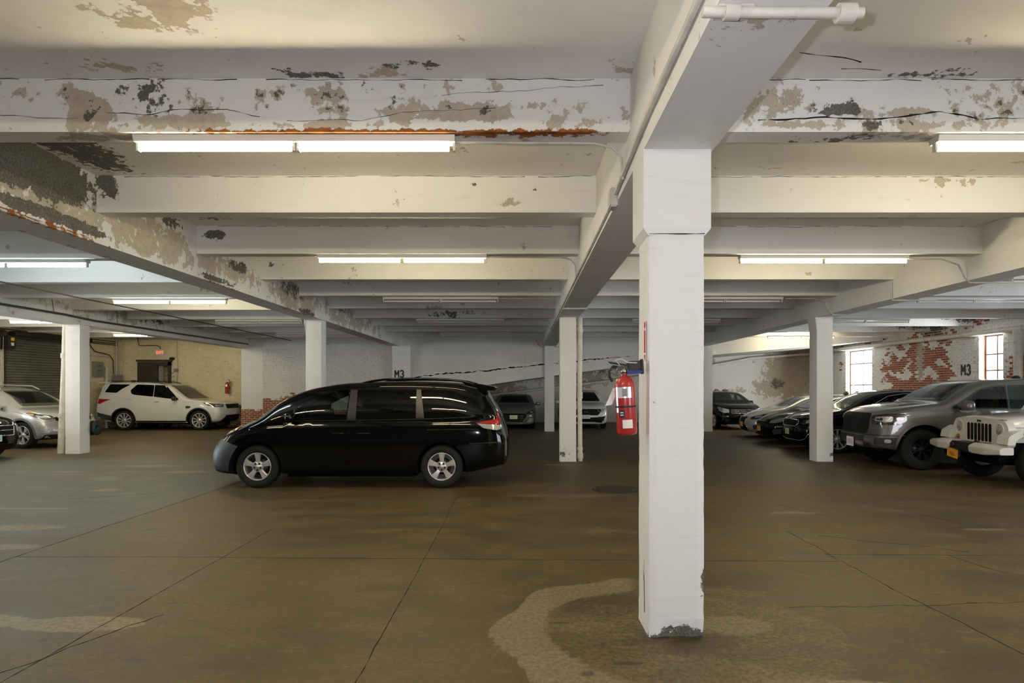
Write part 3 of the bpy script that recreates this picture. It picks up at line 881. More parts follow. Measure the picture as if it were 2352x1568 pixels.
# right wall: brick, two windows
W1 = (24.75, 26.75, 1.2, 3.2); W2 = (18.0, 18.95, 1.3, 3.22)
OUTW = [(4.0 - .9, 4.0 + .9), (7.5 - .9, 7.5 + .9), (11.6 - .9, 11.6 + .9)]  # unseen windows added so that daylight fills the room
pcs = [(XR, XR + .35, YB0, W2[0], 0, 1.3), (XR, XR + .35, YB0, W2[0], 3.2, ZS), (XR, XR + .35, YB0, OUTW[0][0], 1.3, 3.2), (XR, XR + .35, OUTW[0][1], OUTW[1][0], 1.3, 3.2),
       (XR, XR + .35, OUTW[1][1], OUTW[2][0], 1.3, 3.2), (XR, XR + .35, OUTW[2][1], W2[0], 1.3, 3.2), (XR, XR + .35, W2[1], W1[0], 0, ZS), (XR, XR + .35, W1[1], 30.3, 0, ZS)]
for W in (W1, W2): pcs += [(XR, XR + .35, W[0], W[1], 0, W[2]), (XR, XR + .35, W[0], W[1], W[3], ZS)]
wr = wall_core('wall_right', pcs)
rb = [('R', XR, 22.3, 2.2, 1, 1.7, 1.2, 1.1), ('R', XR, 20.7, 2.2, 1, .6, 1.2, 1.2), ('R', XR, 23.0, 1.6, 1, 1.0, .4, .8), ('R', XR, 16.9, 2.1, 1, .9, .7, 1.1), ('R', XR, 18.6, 3.75, 1, 1.2, .18, 1.0),
      ('R', XR, 21.0, 3.45, 1, 2.0, .2, .8), ('R', XR, 24.8, 3.5, 1, 1.6, .1, .8), ('G', XR, 21.2, 3.62, 1, .8, .25, .95), ('G', XR, 20.9, 2.6, 1, .25, 1.0, .5), ('B', XR, 21.75, 2.6, 1, .28, 1.0, .75),
      ('R', XR, 12, 2.0, 1, 2, .8, .7), ('R', XR, 18.1, 2.6, 1, .2, 1.3, .7), ('R', XR, 27.2, 3, 1, .2, 1, .6)]
inW = lambda u, z: any(W[0] - .01 < u < W[1] + .01 and W[2] - .02 < z < W[3] + .03 for W in (W1, W2)) or (1.25 < z < 3.25 and any(a_ - .02 < u < b_ + .02 for a_, b_ in OUTW))
brick_panel(9.0, 30.0, 0, ZS, lambda u, z, d: (XR - d, u, z), rb, wr, red_parts=290, hole=inW, jit=.006)
M_REVEAL = mat_brick('reveal_brick', white=(0.62, 0.30, 0.18))
for W, nm, cols, rows in ((W1, 'window_1', [.5], [.28, .72]), (W2, 'window_2', [.5], [.22, .45, .7]), ((3.1, 4.9, 1.3, 3.2), 'added_window_3', [.5], [.35, .7]), ((6.6, 8.4, 1.3, 3.2), 'added_window_4', [.5], [.35, .7]), ((10.7, 12.5, 1.3, 3.2), 'added_window_5', [.5], [.35, .7])):  # the last three are the added out-of-view windows
    w = empty(nm, (XR + .22, (W[0] + W[1]) / 2, W[2]), kind='structure')
    y0, y1, z0, z1 = -(W[1] - W[0]) / 2, (W[1] - W[0]) / 2, 0, W[3] - W[2]
    m = MB()
    m.box(-.03, .03, y0, y0 + .05, z0, z1); m.box(-.03, .03, y1 - .05, y1, z0, z1)
    m.box(-.03, .03, y0, y1, z0, z0 + .05); m.box(-.03, .03, y0, y1, z1 - .05, z1)
    m.build('window_frame', M_STEELFR, w)
    for c in cols:
        yy = y0 + (y1 - y0) * c; m = MB(); m.box(-.02, .02, yy - .022, yy + .022, z0 + .05, z1 - .05); m.build('muntin', M_STEELFR, w)
    for rr in rows:
        zz = z0 + (z1 - z0) * rr; m = MB(); m.box(-.018, .018, y0 + .05, y1 - .05, zz - .018, zz + .018); m.build('muntin', M_STEELFR, w)
    ys = [y0 + .03] + [y0 + (y1 - y0) * c for c in cols] + [y1 - .03]
    zs = [z0 + .03] + [z0 + (z1 - z0) * c for c in rows] + [z1 - .03]
    for i in range(len(ys) - 1):
        for k in range(len(zs) - 1):
            m = MB(); m.box(-.003, .003, ys[i], ys[i + 1], zs[k], zs[k + 1]); m.build('pane', M_WINGLASS, w)
    m = MB(); m.box(-.24, .1, y0 - .02, y1 + .02, -.06, 0); m.build('window_sill', M_PIPE, w)
    # brick-coloured reveal linings
    m = MB(); m.box(-.21, .12, y1 - .004, y1 + .004, z0, z1); m.box(-.21, .12, y0 - .004, y0 + .004, z0, z1)
    o = m.build('reveal', M_REVEAL, w)

# ramp: sloping edge wall above the low parking bay, slab behind it, wall at the back
def zlow(x):
    P_ = [(-4.3, 1.36), (-1.5, 1.73), (0, 1.95), (4.33, 2.52), (7.2, 2.90), (10.95, 3.22), (XR, 3.46)]
    for (a0, b0), (a1, b1) in zip(P_[:-1], P_[1:]):
        if x <= a1: return b0 + (b1 - b0) * (x - a0) / (a1 - a0)
    return P_[-1][1]
xs = np.linspace(-4.3, XR, 74)
V = []; F = []
NZ = 14
for x in xs:
    zl = zlow(x)
    for k in range(NZ + 1):
        V.append((x, 24.0, zl + (ZS - zl) * k / NZ))
for x in xs:
    V.append((x, 24.3, zlow(x)))
n1 = len(xs)
for i in range(n1 - 1):
    for k in range(NZ):
        F.append((i * (NZ + 1) + k, (i + 1) * (NZ + 1) + k, (i + 1) * (NZ + 1) + k + 1, i * (NZ + 1) + k + 1))
    b0 = n1 * (NZ + 1)
    F.append((b0 + i, b0 + i + 1, (i + 1) * (NZ + 1), i * (NZ + 1)))
wramp = obj_mesh('wall_ramp', V, F, M_CONC, kind='structure')
decay_attr(wramp.data, [('R', 2, 24, 2.6, 1.5, 1, .1, .4)])
V = []; F = []
for x in xs:
    V += [(x, 24.3, zlow(x) + .02), (x, 30.0, zlow(x) + .02)]
for i in range(n1 - 1): F.append((2 * i, 2 * i + 1, 2 * i + 3, 2 * i + 2))
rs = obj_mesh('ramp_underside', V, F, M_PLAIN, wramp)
zcr = lambda x: zlow(x) + .67 - .035 * (x + 4.2)
brick_panel(-4.2, .8, 1.4, ZS - .42, lambda u, z, d: (u, 24.0 - d, z), [], wramp, keep=lambda u, z: z > zcr(u) + .07, jit=.003)
crack([(x, 24.0, zcr(x)) for x in np.linspace(-4.2, 3.3, 12)], .05, wramp, (0, -1, 0), .035, seed=31, step=.07)
crack([(3.3, 24.0, zcr(3.3)), (4.4, 24.0, zcr(4.4) - .02)], .02, wramp, (0, -1, 0), .02, seed=32, step=.12)
wf = MB()
vs, fs = grid_box((-4.3, XR), (30.0, 30.3), (0, ZS), (.15, .3, .15))
wfar = obj_mesh('wall_far', vs, fs, M_PLASTER, kind='structure')
decay_attr(wfar.data, [('R', 12.9, 30, 2.6, 1.15, 1, 1.5, 1.5), ('R', 11.9, 30, 1.7, .9, 1, .6, 1.0), ('G', 12.2, 30, 1.85, .45, 1, .35, .85), ('G', 12.9, 30, 3.2, .8, 1, .2, .7), ('R', 12.7, 30, 3.5, 1.2, 1, .3, .8),
    ('R', 2.5, 30, 2.2, 2.2, 1, .6, .85), ('G', 3.5, 30, 2.6, 1.2, 1, .3, .8), ('R', -1.5, 30, 1.6, 2, 1, .8, .8), ('G', 5.5, 30, 2.5, .8, 1, .2, .8), ('G', 9.05, 30, 2.35, .12, 1, .12, 1.1), ('R', 9.0, 30, 3.0, .3, 1, .3, .8),
    ('R', 10.2, 30, 1.5, .8, 1, .2, .7)])
# wall behind the camera closes the room
wpass = wall_core('wall_passage', [(-15.6, -14.5, 27.9, 28.1, 0, ZS), (-15.6, -15.3, 26.7, 28, 0, ZS), (-14.85, -14.5, 26.7, 28, 0, ZS), (-15.6, -14.5, 26.7, 28.1, 2.8, 3.0)], mat=M_PLAIN)
wrear = wall_core('wall_front', [(XL, 6.7, YB0 - .3, YB0, 0, ZS), (11.7, XR, YB0 - .3, YB0, 0, ZS), (6.7, 11.7, YB0 - .3, YB0, 3.2, ZS)], mat=principled('dark_render', (0.16, 0.15, 0.14), .8))  # gap added here for the fill daylight behind the camera
# ================================================================== FIXTURES
def fixture(xa, y, on, label, tilt=0.0, cool=False, n_group='fluorescent strip lights'):
    L = 2.42
    t = empty('strip_light', (xa, y, ZJ), tilt, label, 'ceiling light', n_group)
    m = MB()
    m.add([(0, -.065, 0), (0, .065, 0), (0, .05, -.045), (0, -.05, -.045), (L, -.065, 0), (L, .065, 0), (L, .05, -.045), (L, -.05, -.045)],
          [(0, 1, 2, 3), (7, 6, 5, 4), (0, 4, 5, 1), (1, 5, 6, 2), (2, 6, 7, 3), (3, 7, 4, 0)])
    m.build('housing', M_WHITE_METAL, t)
    for k in range(2):
        x0 = .03 + k * (L / 2 - .01)
        m = MB(); m.tube([(x0, 0, -.082), (x0 + L / 2 - .07, 0, -.082)], .021, 12)
        m.build('fluorescent_tube', (M_TUBE_C if cool else M_TUBE_W) if on else M_TUBE_OFF, t)
    for x in (.0, L / 2 - .022, L / 2 + .008, L - .018):
        m = MB(); m.box(x, x + .018, -.02, .02, -.105, -.045); m.build('lamp_holder', M_WHITE_METAL, t)
    return t
LX = -2.93
F = fixture
F(LX, 4.77, True, 'lit twin-tube strip light under the peeling beam at upper left, nearest to the camera')
F(LX, 9.0, True, 'lit twin-tube strip light above the minivan, second back in the middle bay')
F(LX, 13.2, False, 'unlit strip light behind the lit one above the minivan')
F(LX, 17.35, False, 'unlit strip light near the grey-patched beam, fourth back in the middle bay')
F(LX + .1, 21.6, False, 'unlit crooked strip light near the M3 pilaster, last in the middle bay', .012)
F(3.13, 4.77, True, 'lit strip light cut off by the right frame edge beside the near column')
F(3.13, 9.05, True, 'lit strip light just right of the near column, second back')
F(3.05, 13.2, False, 'unlit strip light partly behind the near column, third back')
F(3.05, 17.35, False, 'unlit short-seeming strip light end just right of the near column, fourth back')
F(8.38, 10.75, False, 'unlit strip light end at the far right edge under the cream girder')
F(8.35, 13.26, False, 'unlit strip light above the pickup, with a daylight glint on its tube')
F(8.3, 17.4, False, 'unlit strip light just right of the chipped column')
F(8.96, 22.9, True, 'lit strip light seen behind the top of the chipped column')
F(-8.9, 9.35, True, 'lit cool white strip light cut by the left frame edge', 0, True)
F(-8.74, 13.4, True, 'lit strip light in the left bay above the white column')
F(-8.6, 17.6, False, 'unlit strip light beyond the lit one of the left bay')
F(-8.5, 21.7, False, 'unlit strip light close to the back wall in the left bay')
F(-14.3, 17.5, True, 'bright strip light above the roller shutter at far left')
F(-14.25, 21.85, True, 'lit strip light before the exit sign and brown door')
# fixtures outside the frame that light the room like the others
for (x, y, c) in ((LX, .7, False), (3.13, .7, False), (9.0, .7, False), (-8.8, .9, False), (9.0, 4.86, False), (-8.8, 4.9, True), (-14.4, 13.4, False), (-14.4, 9.3, False)):
    F(x, y, True, 'lit strip light overhead outside the picture', 0, c, 'strip lights overhead outside the picture')

def pipe(name, pts, r, mat, label=None, cat=None, n=10, parent=None, couplings=(), group=None):
    m = MB(); m.tube(pts, r, n)
    o = m.build(name, mat, parent, label=label, cat=cat, group=group)
    for (p, d, L, rr) in couplings:
        p = Vector(p); d = Vector(d).normalized()
        m = MB(); m.tube([p - d * L / 2, p + d * L / 2], rr, n)
        m.build('coupling', mat, o)
    return o
# conduit along the lower edge of the middle girder and the drops to each light
pipe('conduit', [(.78, 1.5, 3.37), (.775, 3.9, 3.35), (.78, 5.35, 3.22 + .05)], .018, M_CONDUIT, 'thin conduit running down the face of the near girder to a junction box', 'conduit')
pipe('conduit', [(.785, 5.35, 3.27), (.785, 8, 3.255), (.785, 14, 3.25), (.785, 23.9, 3.25)], .013, M_CONDUIT, 'thin conduit along the lower left edge of the middle girder', 'conduit')
jb = MB(); jb.bbox(.735, .80, 5.25, 5.40, 3.17, 3.33, .01); jb.build('junction_box', M_CONDUIT, label='small white junction box at the girder corner left of the near column', cat='junction box')
def drop(y, yl, xe, side, label):
    """conduit from a light's end to the girder face"""
    z = 3.535
    if side > 0:
        return pipe('conduit', [(xe, yl, z), (xe + .4, yl + .01, z), (.55, yl + .02, z), (.70, yl + .03, z - .03), (.765, yl + .04, z - .1), (.78, yl + .04, 3.26)], .011, M_CONDUIT, label, 'conduit', 8)
    return pipe('conduit', [(xe, yl, z), (5.6, yl, z), (6.15, yl, z), (6.40, yl, 3.45), (6.50, yl, 3.25), (6.56, yl, 3.19), (7.0, yl, 3.19), (7.35, yl, 3.195)], .011, M_CONDUIT, label, 'conduit', 8)
for i, yl in enumerate((4.82, 9.05, 13.25, 17.4, 21.6)):
    drop(0, yl, LX + 2.42, 1, ['thin conduit from the nearest lit light to the girder, curving down at its end', 'thin conduit from the light above the minivan to the middle girder', 'thin conduit from the first unlit light to the middle girder',
                               'thin conduit from the fourth light to the middle girder', 'thin conduit from the last light by the pilaster to the middle girder'][i])
for i, yl in enumerate((9.2, 13.25, 17.4)):
    drop(0, yl, 3.13 + 2.42, -1, ['thin conduit slanting down the right girder from the lit light beside the near column', 'thin conduit slanting down the right girder above the chipped column', 'thin conduit slanting down the right girder beyond the chipped column'][i])
pipe('conduit', [(6.50, 11.05, 3.5), (6.50, 11.05, 3.22), (6.52, 11.05, 3.19), (7.3, 11.05, 3.19)], .013, M_CONDUIT, 'tan elbow of conduit hanging under the right girder', 'conduit')
pipe('conduit', [(.78, 12.2, 3.19), (1.28, 12.2, 3.19)], .014, M_PIPE, 'short cream conduit crossing under the middle girder', 'conduit')
pipe('conduit', [(.5, 23.9, 3.5), (.6, 23.9, 3.3), (.72, 23.9, 3.19), (1.4, 23.6, 3.19)], .02, M_CONDUIT, 'bent grey conduit at the top of the column between the cars under the ramp', 'conduit')
# threaded pipe under the girder at the top of the picture
sp = pipe('steam_pipe', [(.74, 2.58, 3.195), (1.40, 2.58, 3.19)], .022, M_PIPE, 'white painted threaded pipe crossing under the girder at the top edge', 'pipe', 14,
     couplings=[((1.33, 2.58, 3.19), (1, 0, 0), .07, .038), ((.86, 2.58, 3.195), (1, 0, 0), .06, .032)])
m = MB(); m.bbox(.80, .95, 2.56, 2.66, 3.205, 3.22, .004); m.build('strap_plate', M_PIPE, sp)
# vertical pipes beside columns
pipe('drain_pipe', [(1.30, 14.1, .0), (1.285, 14.1, 1.4), (1.30, 14.1, 3.22), ], .052, M_PIPE, 'cream vertical pipe beside the slim column behind the minivan', 'pipe', 14,
     couplings=[((1.30, 14.1, .12), (0, 0, 1), .12, .068), ((1.293, 14.1, .28), (0, 0, 1), .06, .064), ((1.287, 14.1, 1.48), (0, 0, 1), .14, .066), ((1.297, 14.1, 2.95), (0, 0, 1), .12, .066)])
pipe('drain_pipe', [(-11.60, 15.75, 0), (-11.50, 15.75, 2.2), (-11.47, 15.75, 3.22)], .075, M_PIPE, 'white vertical pipe along the left side of the column by the roller shutter', 'pipe', 14,
     couplings=[((-11.56, 15.75, .95), (0, 0, 1), .1, .095), ((-11.50, 15.75, 2.45), (0, 0, 1), .12, .09)])
# long pipe along the right wall and the back
pipe('heating_pipe', [(XR - .13, 9, 3.27), (XR - .13, 20, 3.28), (XR - .13, 29.85, 3.30)], .075, M_PIPE, 'long white pipe along the brick wall above the windows', 'pipe', 14)
pipe('heating_pipe', [(XR - .1, 29.85, 3.26), (10.9, 29.85, 3.05), (9.0, 29.85, 2.70), (4.9, 29.85, 2.07), (1.5, 29.85, 1.66), (-3, 29.85, 1.1)], .06, M_PIPE, 'long cream pipe sloping down the back wall under the ramp', 'pipe', 12)
pipe('riser_pipe', [(XR - .16, 17.25, 3.24), (XR - .16, 17.25, 0)], .115, M_PIPE, 'thick white vertical pipe right of the near window', 'pipe', 14,
     couplings=[((XR - .16, 17.25, 3.05), (0, 0, 1), .35, .135)])
# long runs along the left bay
pipe('conduit', [(-9.2, 6, 3.515), (-9.2, 12, 3.515), (-9.15, 24.8, 3.515)], .014, M_CABLE, 'thin dark cable stretched below the left bay joists', 'cable')
pipe('conduit', [(-10.95, 8, 3.43), (-10.94, 15, 3.40), (-10.94, 16, 3.36), (-10.94, 25.0, 3.38)], .026, M_CABLE, 'thick dark conduit along the left girder above the column', 'conduit')
for k, (y, z0, z1) in enumerate(((13.1, 3.5, 3.42), (14.6, 3.72, 3.42), (16.9, 3.9, 3.40))):
    pipe('conduit', [(-10.955, y, z0), (-10.95, y + .05, z1)], .007, M_CABLE, ['short drooping wire on the left girder face', 'second short wire on the left girder face nearer the strip light', 'thin vertical wire on the left girder past the column'][k], 'cable', 6)
# services at the far left
op = empty('shutter_motor', (-16.8, 20.45, 2.9), 0, 'black shutter motor with hanging chains at the left edge above the silver SUV', 'motor')
m = MB(); m.bbox(-.25, .15, -.2, .2, 0, .42, .03); m.build('motor_box', M_BLACKP, op)
m = MB(); m.lathe([(0, -.05), (.13, -.05), (.13, .05), (0, .05)], Matrix.Translation((.0, -.2, .5)) @ Matrix.Rotation(PI / 2, 4, 'X'), 20); m.build('pulley', M_IRON, op)
m = MB(); m.box(.15, .17, -.05, .08, .28, .38); m.build('warning_label', M_LBLY, op, label='yellow warning label')
m = MB(); m.box(.15, .17, -.04, .06, .12, .22); m.build('warning_label', M_LBLP, op, label='white label with red print')
for dx in (-.05, .06):
    m = MB(); m.tube([(dx, -.23, .45), (dx - .03, -.25, -1.7)], .008, 6); m.build('pull_chain', M_CONDUIT, op)
m = MB(); m.box(-.1, .1, .2, 3.9, .48, .62); m.build('drive_shaft_cover', M_BLACKP, op)
for k, (y, z) in enumerate(((20.2, 3.58), (20.0, 3.50), (20.6, 3.44))):
    pipe('conduit', [(XL + .12, 12, z + .1), (XL + .12, y, z), (XL + .1, 26.3, z - .02)], .018, M_CABLE, ['upper cable run above the roller shutter', 'middle cable run above the roller shutter', 'lower cable run above the roller shutter'][k], 'cable', 8)
eb = empty('electrical_box', (XL, 25.1, 2.09), 0, 'grey electrical box on the left wall just right of the left column', 'electrical box')
m = MB(); m.bbox(.01, .2, -.22, .22, 0, .6, .01); m.build('enclosure', M_GREYBOX, eb)
for z in (.24, .42):
    m = MB(); m.box(.2, .215, -.14, .08, z, z + .02); m.build('louver', M_BLACKP, eb)
eb2 = empty('electrical_box', (XL + .1, 26.1, 1.6), 0, 'taller grey electrical box in the corner behind the white SUV roof', 'electrical box')
m = MB(); m.bbox(.0, .32, -.1, .1, 0, .58, .01); m.build('enclosure', M_GREYBOX, eb2)
m = MB(); m.box(.05, .27, -.112, -.1, .05, .53); m.build('door', M_GREYBOX, eb2)
for k, (x, y) in enumerate(((-16.9, 26.1), (-16.8, 26.12), (-16.72, 26.1))):
    pipe('conduit', [(x, y, 2.2), (x, y, 3.2), (x + .02, y - .05, 3.9)], .022, M_CONDUIT, ['leftmost of three white conduits above the corner electrical box', 'middle of three white conduits above the corner electrical box', 'rightmost of three white conduits above the corner electrical box'][k], 'conduit', 8)
pipe('conduit', [(-17.02, 24.5, 3.7), (-17.02, 24.7, 3.3), (-17.02, 24.95, 3.1), (-17.0, 25.8, 3.0), (-16.98, 26.0, 2.8), (-16.98, 26.05, 2.2)], .02, M_CABLE, 'dark zigzag conduit in the back left corner', 'conduit', 8)
pipe('conduit', [(-17.02, 24.3, 2.92), (-17.02, 25.9, 2.92), (-17.02, 26.1, 2.75)], .02, M_CONDUIT, 'horizontal conduit pair above the grey box on the left wall', 'conduit', 8)
pipe('drain_pipe', [(-16.98, 25.6, 0), (-16.98, 25.6, 2.5)], .06, M_PIPE, 'white vertical pipe on the left wall behind the white SUV tail', 'pipe', 12)
pipe('conduit', [(-16.2, 26.33, 3.9), (-16.1, 26.33, 3.42), (-15.35, 26.33, 3.42), (-15.22, 26.33, 3.36), (-15.2, 26.33, 3.27)], .018, M_CABLE, 'thin conduit leading to the exit sign', 'conduit', 8)
pipe('conduit', [(-14.5, 26.33, 3.9), (-14.52, 26.33, 3.5), (-14.5, 26.33, 2.5), (-14.55, 26.33, 1.4)], .016, M_CONDUIT, 'thin vertical conduit right of the brown door', 'conduit', 8)
sb = MB(); sb.bbox(-14.62, -14.48, 26.28, 26.36, 2.3, 2.45, .01); sb.build('switch_box', M_GREYBOX, label='small grey switch box right of the brown door', cat='switch')
# exit sign
es = empty('exit_sign', (-15.2, 26.30, 3.12), 0, 'red lit EXIT sign above the brown sliding door', 'exit sign')
m = MB(); m.bbox(-.17, .17, -.03, .03, -.11, .11, .008); m.build('sign_case', M_WHITE_METAL, es)
text_mesh('lettering', 'EXIT', .17, M_EXIT, Matrix.Translation((0, -.034, 0)) @ Matrix.Rotation(PI / 2, 4, 'X'), es, .003, .88, .0)
# sliding door and doorway
dr = empty('door_2', (-15.3, 26.33, 0), kind='structure')
m = MB(); m.bbox(-.85, .02, -.05, .02, 0, 2.72, .01); m.build('door_leaf', M_DARKDOOR, dr)
m = MB(); m.box(-.72, -.15, -.06, -.05, .2, 2.5); m.build('door_panel', M_DARKDOOR, dr)
m = MB(); m.box(-.88, .62, -.09, -.04, 2.74, 2.82); m.build('door_track', M_DARKDOOR, dr)
m = MB(); m.box(.43, .53, -.05, .05, 0, 2.74); m.box(.0, .53, -.05, .05, 2.58, 2.72); m.build('door_frame', M_DARKDOOR, dr)
m = MB(); m.box(-.02, .5, .5, .55, 0, 2.7); m.build('passage_panel', M_SHEET, dr)
m = MB(); m.tube([(.40, -.07, 2.3), (.40, -.11, 2.3), (.40, -.11, 2.15), (.40, -.07, 2.15)], .012, 6); m.build('door_handle', M_CHROME, dr)
cm = MB(); cm.bbox(-14.78, -14.62, 26.2, 26.38, 2.82, 2.92, .02); cm.build('security_camera', M_BLACKP, label='small dark camera above the right end of the brown door track', cat='camera')
# M3 on the right wall
strokes('stencil_marking', M3, .19, .31, M_INK, Matrix.Translation((XR - .010, 19.5, 2.2)) @ Matrix.Rotation(-PI / 2, 4, 'Z') @ Matrix.Rotation(PI / 2, 4, 'X'), wr)
# hose reel right of the left column
hr = empty('hose_reel', (-11.0, 16.14, 0), 0, 'dark green hose reel low behind the left column', 'hose reel')
m = MB(); m.lathe([(.08, -.06), (.19, -.06), (.19, -.045), (.09, -.045), (.09, .045), (.19, .045), (.19, .06), (.08, .06)], Matrix.Translation((.0, .0, .62)) @ Matrix.Rotation(PI / 2, 4, 'Y'), 24); m.build('reel', principled('dark_green', (0.02, 0.035, 0.025), .5), hr)
m = MB(); m.box(-.06, .0, -.14, -.07, .56, .68); m.build('wall_mount', M_BLACKP, hr)

# ---- fire extinguishers
def extinguisher(loc, rz, s, label, detail=True):
    t = empty('fire_extinguisher', loc, rz, label, 'fire extinguisher')
    R_, H_ = .085 * s, .50 * s
    m = MB()
    prof = [(0, 0), (.6, 0), (.9, .012), (1, .05), (1, .78), (.97, .86), (.8, .93), (.5, .97), (.26, .99), (.24, 1.03), (0, 1.03)]
    m.lathe([(r * R_, z * H_) for r, z in prof], None, 32); m.build('cylinder_body', M_RED, t)
    m = MB(); m.lathe([(.0, 1.02 * H_), (.30 * R_, 1.02 * H_), (.30 * R_, 1.10 * H_), (0, 1.10 * H_)], None, 16)
    m.box(-.06 * s, .03 * s, -.018 * s, .018 * s, 1.08 * H_, 1.15 * H_)
    m.build('valve', M_CHROME, t)
    m = MB(); m.prism([(-.13 * s, 1.24 * H_), (.04 * s, 1.17 * H_), (.04 * s, 1.14 * H_), (-.11 * s, 1.2 * H_)], (-.012 * s, .012 * s), Matrix.Rotation(PI / 2, 4, 'X'))
    m.build('handle', M_BLACKP, t)
    m = MB(); m.prism([(-.11 * s, 1.12 * H_), (.03 * s, 1.12 * H_), (.03 * s, 1.10 * H_), (-.10 * s, 1.09 * H_)], (-.012 * s, .012 * s), Matrix.Rotation(PI / 2, 4, 'X'))
    m.build('lever', M_CHROME, t)
    m = MB(); m.tube([(-.02 * s, 0, 1.12 * H_), (-.09 * s, 0, 1.15 * H_), (-.125 * s, 0, 1.08 * H_), (-.12 * s, 0, .98 * H_), (-.10 * s, .0, .9 * H_)], .012 * s, 8); m.build('hose', M_BLACKP, t)
    m = MB(); m.lathe([(1.012 * R_, .46 * H_), (1.02 * R_, .475 * H_), (1.012 * R_, .49 * H_)], None, 32); m.build('band', M_BLACKP, t)
    def lab(a0, a1, z0, z1, mat, nm='label'):
        V_, F_ = [], []
        K = 8
        for k in range(K + 1):
            a_ = a0 + (a1 - a0) * k / K
            for z in (z0, z1):
                V_.append((1.008 * R_ * math.cos(a_), 1.008 * R_ * math.sin(a_), z * H_))
        for k in range(K): F_.append((2 * k, 2 * k + 2, 2 * k + 3, 2 * k + 1))
        return obj_mesh(nm, V_, F_, mat, t, smooth=True)
    a_ = -PI / 2 - rz
    lab(a_ - 1.2, a_ + .45, .62, .80, M_LBLW, 'instruction_label')
    if detail:
        lab(a_ - 1.3, a_ - .95, .38, .62, M_LBLW, 'side_label')
        lab(a_ - .9, a_ - .25, .30, .42, M_LBLK, 'maker_label')
        lab(a_ - .55, a_ + .45, .12, .26, M_LBLP, 'inspection_label')
        R_ *= 1.004
        lab(a_ - .75, a_ - .42, .33, .35, M_LBLW, 'label_mark'); lab(a_ - .75, a_ - .42, .37, .39, M_LBLW, 'label_mark')
        lab(a_ - .45, a_ + .05, .645, .775, M_GREYBOX, 'label_print')
        R_ /= 1.004
    return t
ex = extinguisher((.70, 4.19, 1.335), 0.0, .80, 'large red fire extinguisher hung on the side of the near column')
ex.rotation_euler = (0, -.05, 0)
m = MB(); m.bbox(.112, .128, -.03, .03, .40, .50, .004); m.bbox(.02, .120, -.028, .028, .425, .49, .012); m.build('wall_bracket', M_IRON, ex)
m = MB(); m.bbox(.015, .118, -.031, .031, .405, .425, .004); m.build('strap', M_BLUE, ex)
m = MB(); m.tube([(-.03, -.01, .47), (-.06, -.03, .50), (-.02, -.04, .505), (.02, -.05, .48), (.08, -.05, .475)], .004, 6); m.build('safety_wire', M_CONDUIT, ex)
m = MB(); m.prism([(-.075, .32), (-.135, .20), (-.09, .205), (-.05, .30)], (-.012, -.008), Matrix.Rotation(PI / 2, 4, 'X')); m.build('hang_tag', M_LBLP, ex)
ex2 = extinguisher((-12.35, 26.22, 1.40), PI, .95, 'small red fire extinguisher on the back wall right of the white SUV', False)
m = MB(); m.box(-.04, .04, -.17, -.08, .2, .3); m.build('wall_bracket', M_BLACKP, ex2)
# red vertical FIRE strip on the column side
fs_ = empty('fire_sign', (.827, 4.22, 0), 0, 'narrow vertical red and white extinguisher sticker above the near extinguisher', 'sign')
m = MB(); m.box(-.003, .001, -.028, .028, 1.83, 2.10); m.build('sticker_backing', M_LBLP, fs_)
m = MB(); m.box(-.005, -.003, -.022, .022, 1.885, 2.035); m.build('sticker_band', M_LBLR, fs_)
m = MB(); m.prism([(-.024, 1.87), (.024, 1.87), (0, 1.835)], (.003, .005), Matrix.Rotation(-PI / 2, 4, 'Z') @ Matrix.Rotation(PI / 2, 4, 'X')); m.build('arrow', M_LBLR, fs_)
m = MB(); m.prism([(-.024, 2.06), (0, 2.045), (.024, 2.06), (.02, 2.09), (-.02, 2.09)], (.003, .005), Matrix.Rotation(-PI / 2, 4, 'Z') @ Matrix.Rotation(PI / 2, 4, 'X')); m.build('flame_symbol', M_LBLR, fs_)
# ================================================================== CARS
def paint(name, col, rough=.35, metal=0.0, coat=1.0):
    return principled(name, col, rough, metal, .5, coat)
P_BLACK = principled('black_car_paint', (0.002, 0.002, 0.0025), .25, 0, .0, .75)
P_WHITE = paint('white_car_paint', (0.70, 0.69, 0.66), .3)
P_SILVER = paint('silver_car_paint', (0.46, 0.45, 0.42), .3, .4)
P_GREY = paint('grey_car_paint', (0.115, 0.108, 0.105), .32, .4)
P_DGREY = paint('dark_silver_car_paint', (0.17, 0.17, 0.165), .35, .4)
P_BUMPER = principled('grey_bumper_plastic', (0.028, 0.032, 0.039), .5)
P_TRIM = principled('black_trim', (0.012, 0.012, 0.013), .5)
P_GLASS = principled('privacy_glass', (0.002, 0.0025, 0.0025), .02, spec=.42)
P_PILLAR = principled('satin_black_pillar', (0.012, 0.011, 0.009), .30, spec=.9)
P_GLASSC = glass_mat('tinted_glass', (0.42, 0.50, 0.46))
P_CABIN = principled('cabin_trim', (0.035, 0.035, 0.035), .8)
P_SEAT = principled('seat_fabric', (0.10, 0.098, 0.09), .85)
P_RIM = principled('alloy_silver', (0.62, 0.60, 0.60), .3, metal=.55)
P_RIMD = principled('alloy_dark', (0.008, 0.008, 0.008), .5, metal=.2)
P_TAIL = principled('tail_red', (0.42, 0.008, 0.01), .12, coat=1)
P_AMBER = principled('amber_lens', (0.85, 0.33, 0.02), .15, coat=1)
P_LAMPD = principled('headlamp_dark', (0.03, 0.03, 0.032), .1, coat=1)
P_LAMPC = principled('headlamp_reflector', (0.42, 0.42, 0.42), .2, metal=.5, coat=1, bump=.8, bscale=55)
P_LAMPV = principled('headlamp_flash_bright', (0.85, 0.83, 0.78), .22, metal=.3, coat=1, bump=.8, bscale=55)  # flash return of the minivan lamps put into a brighter base colour
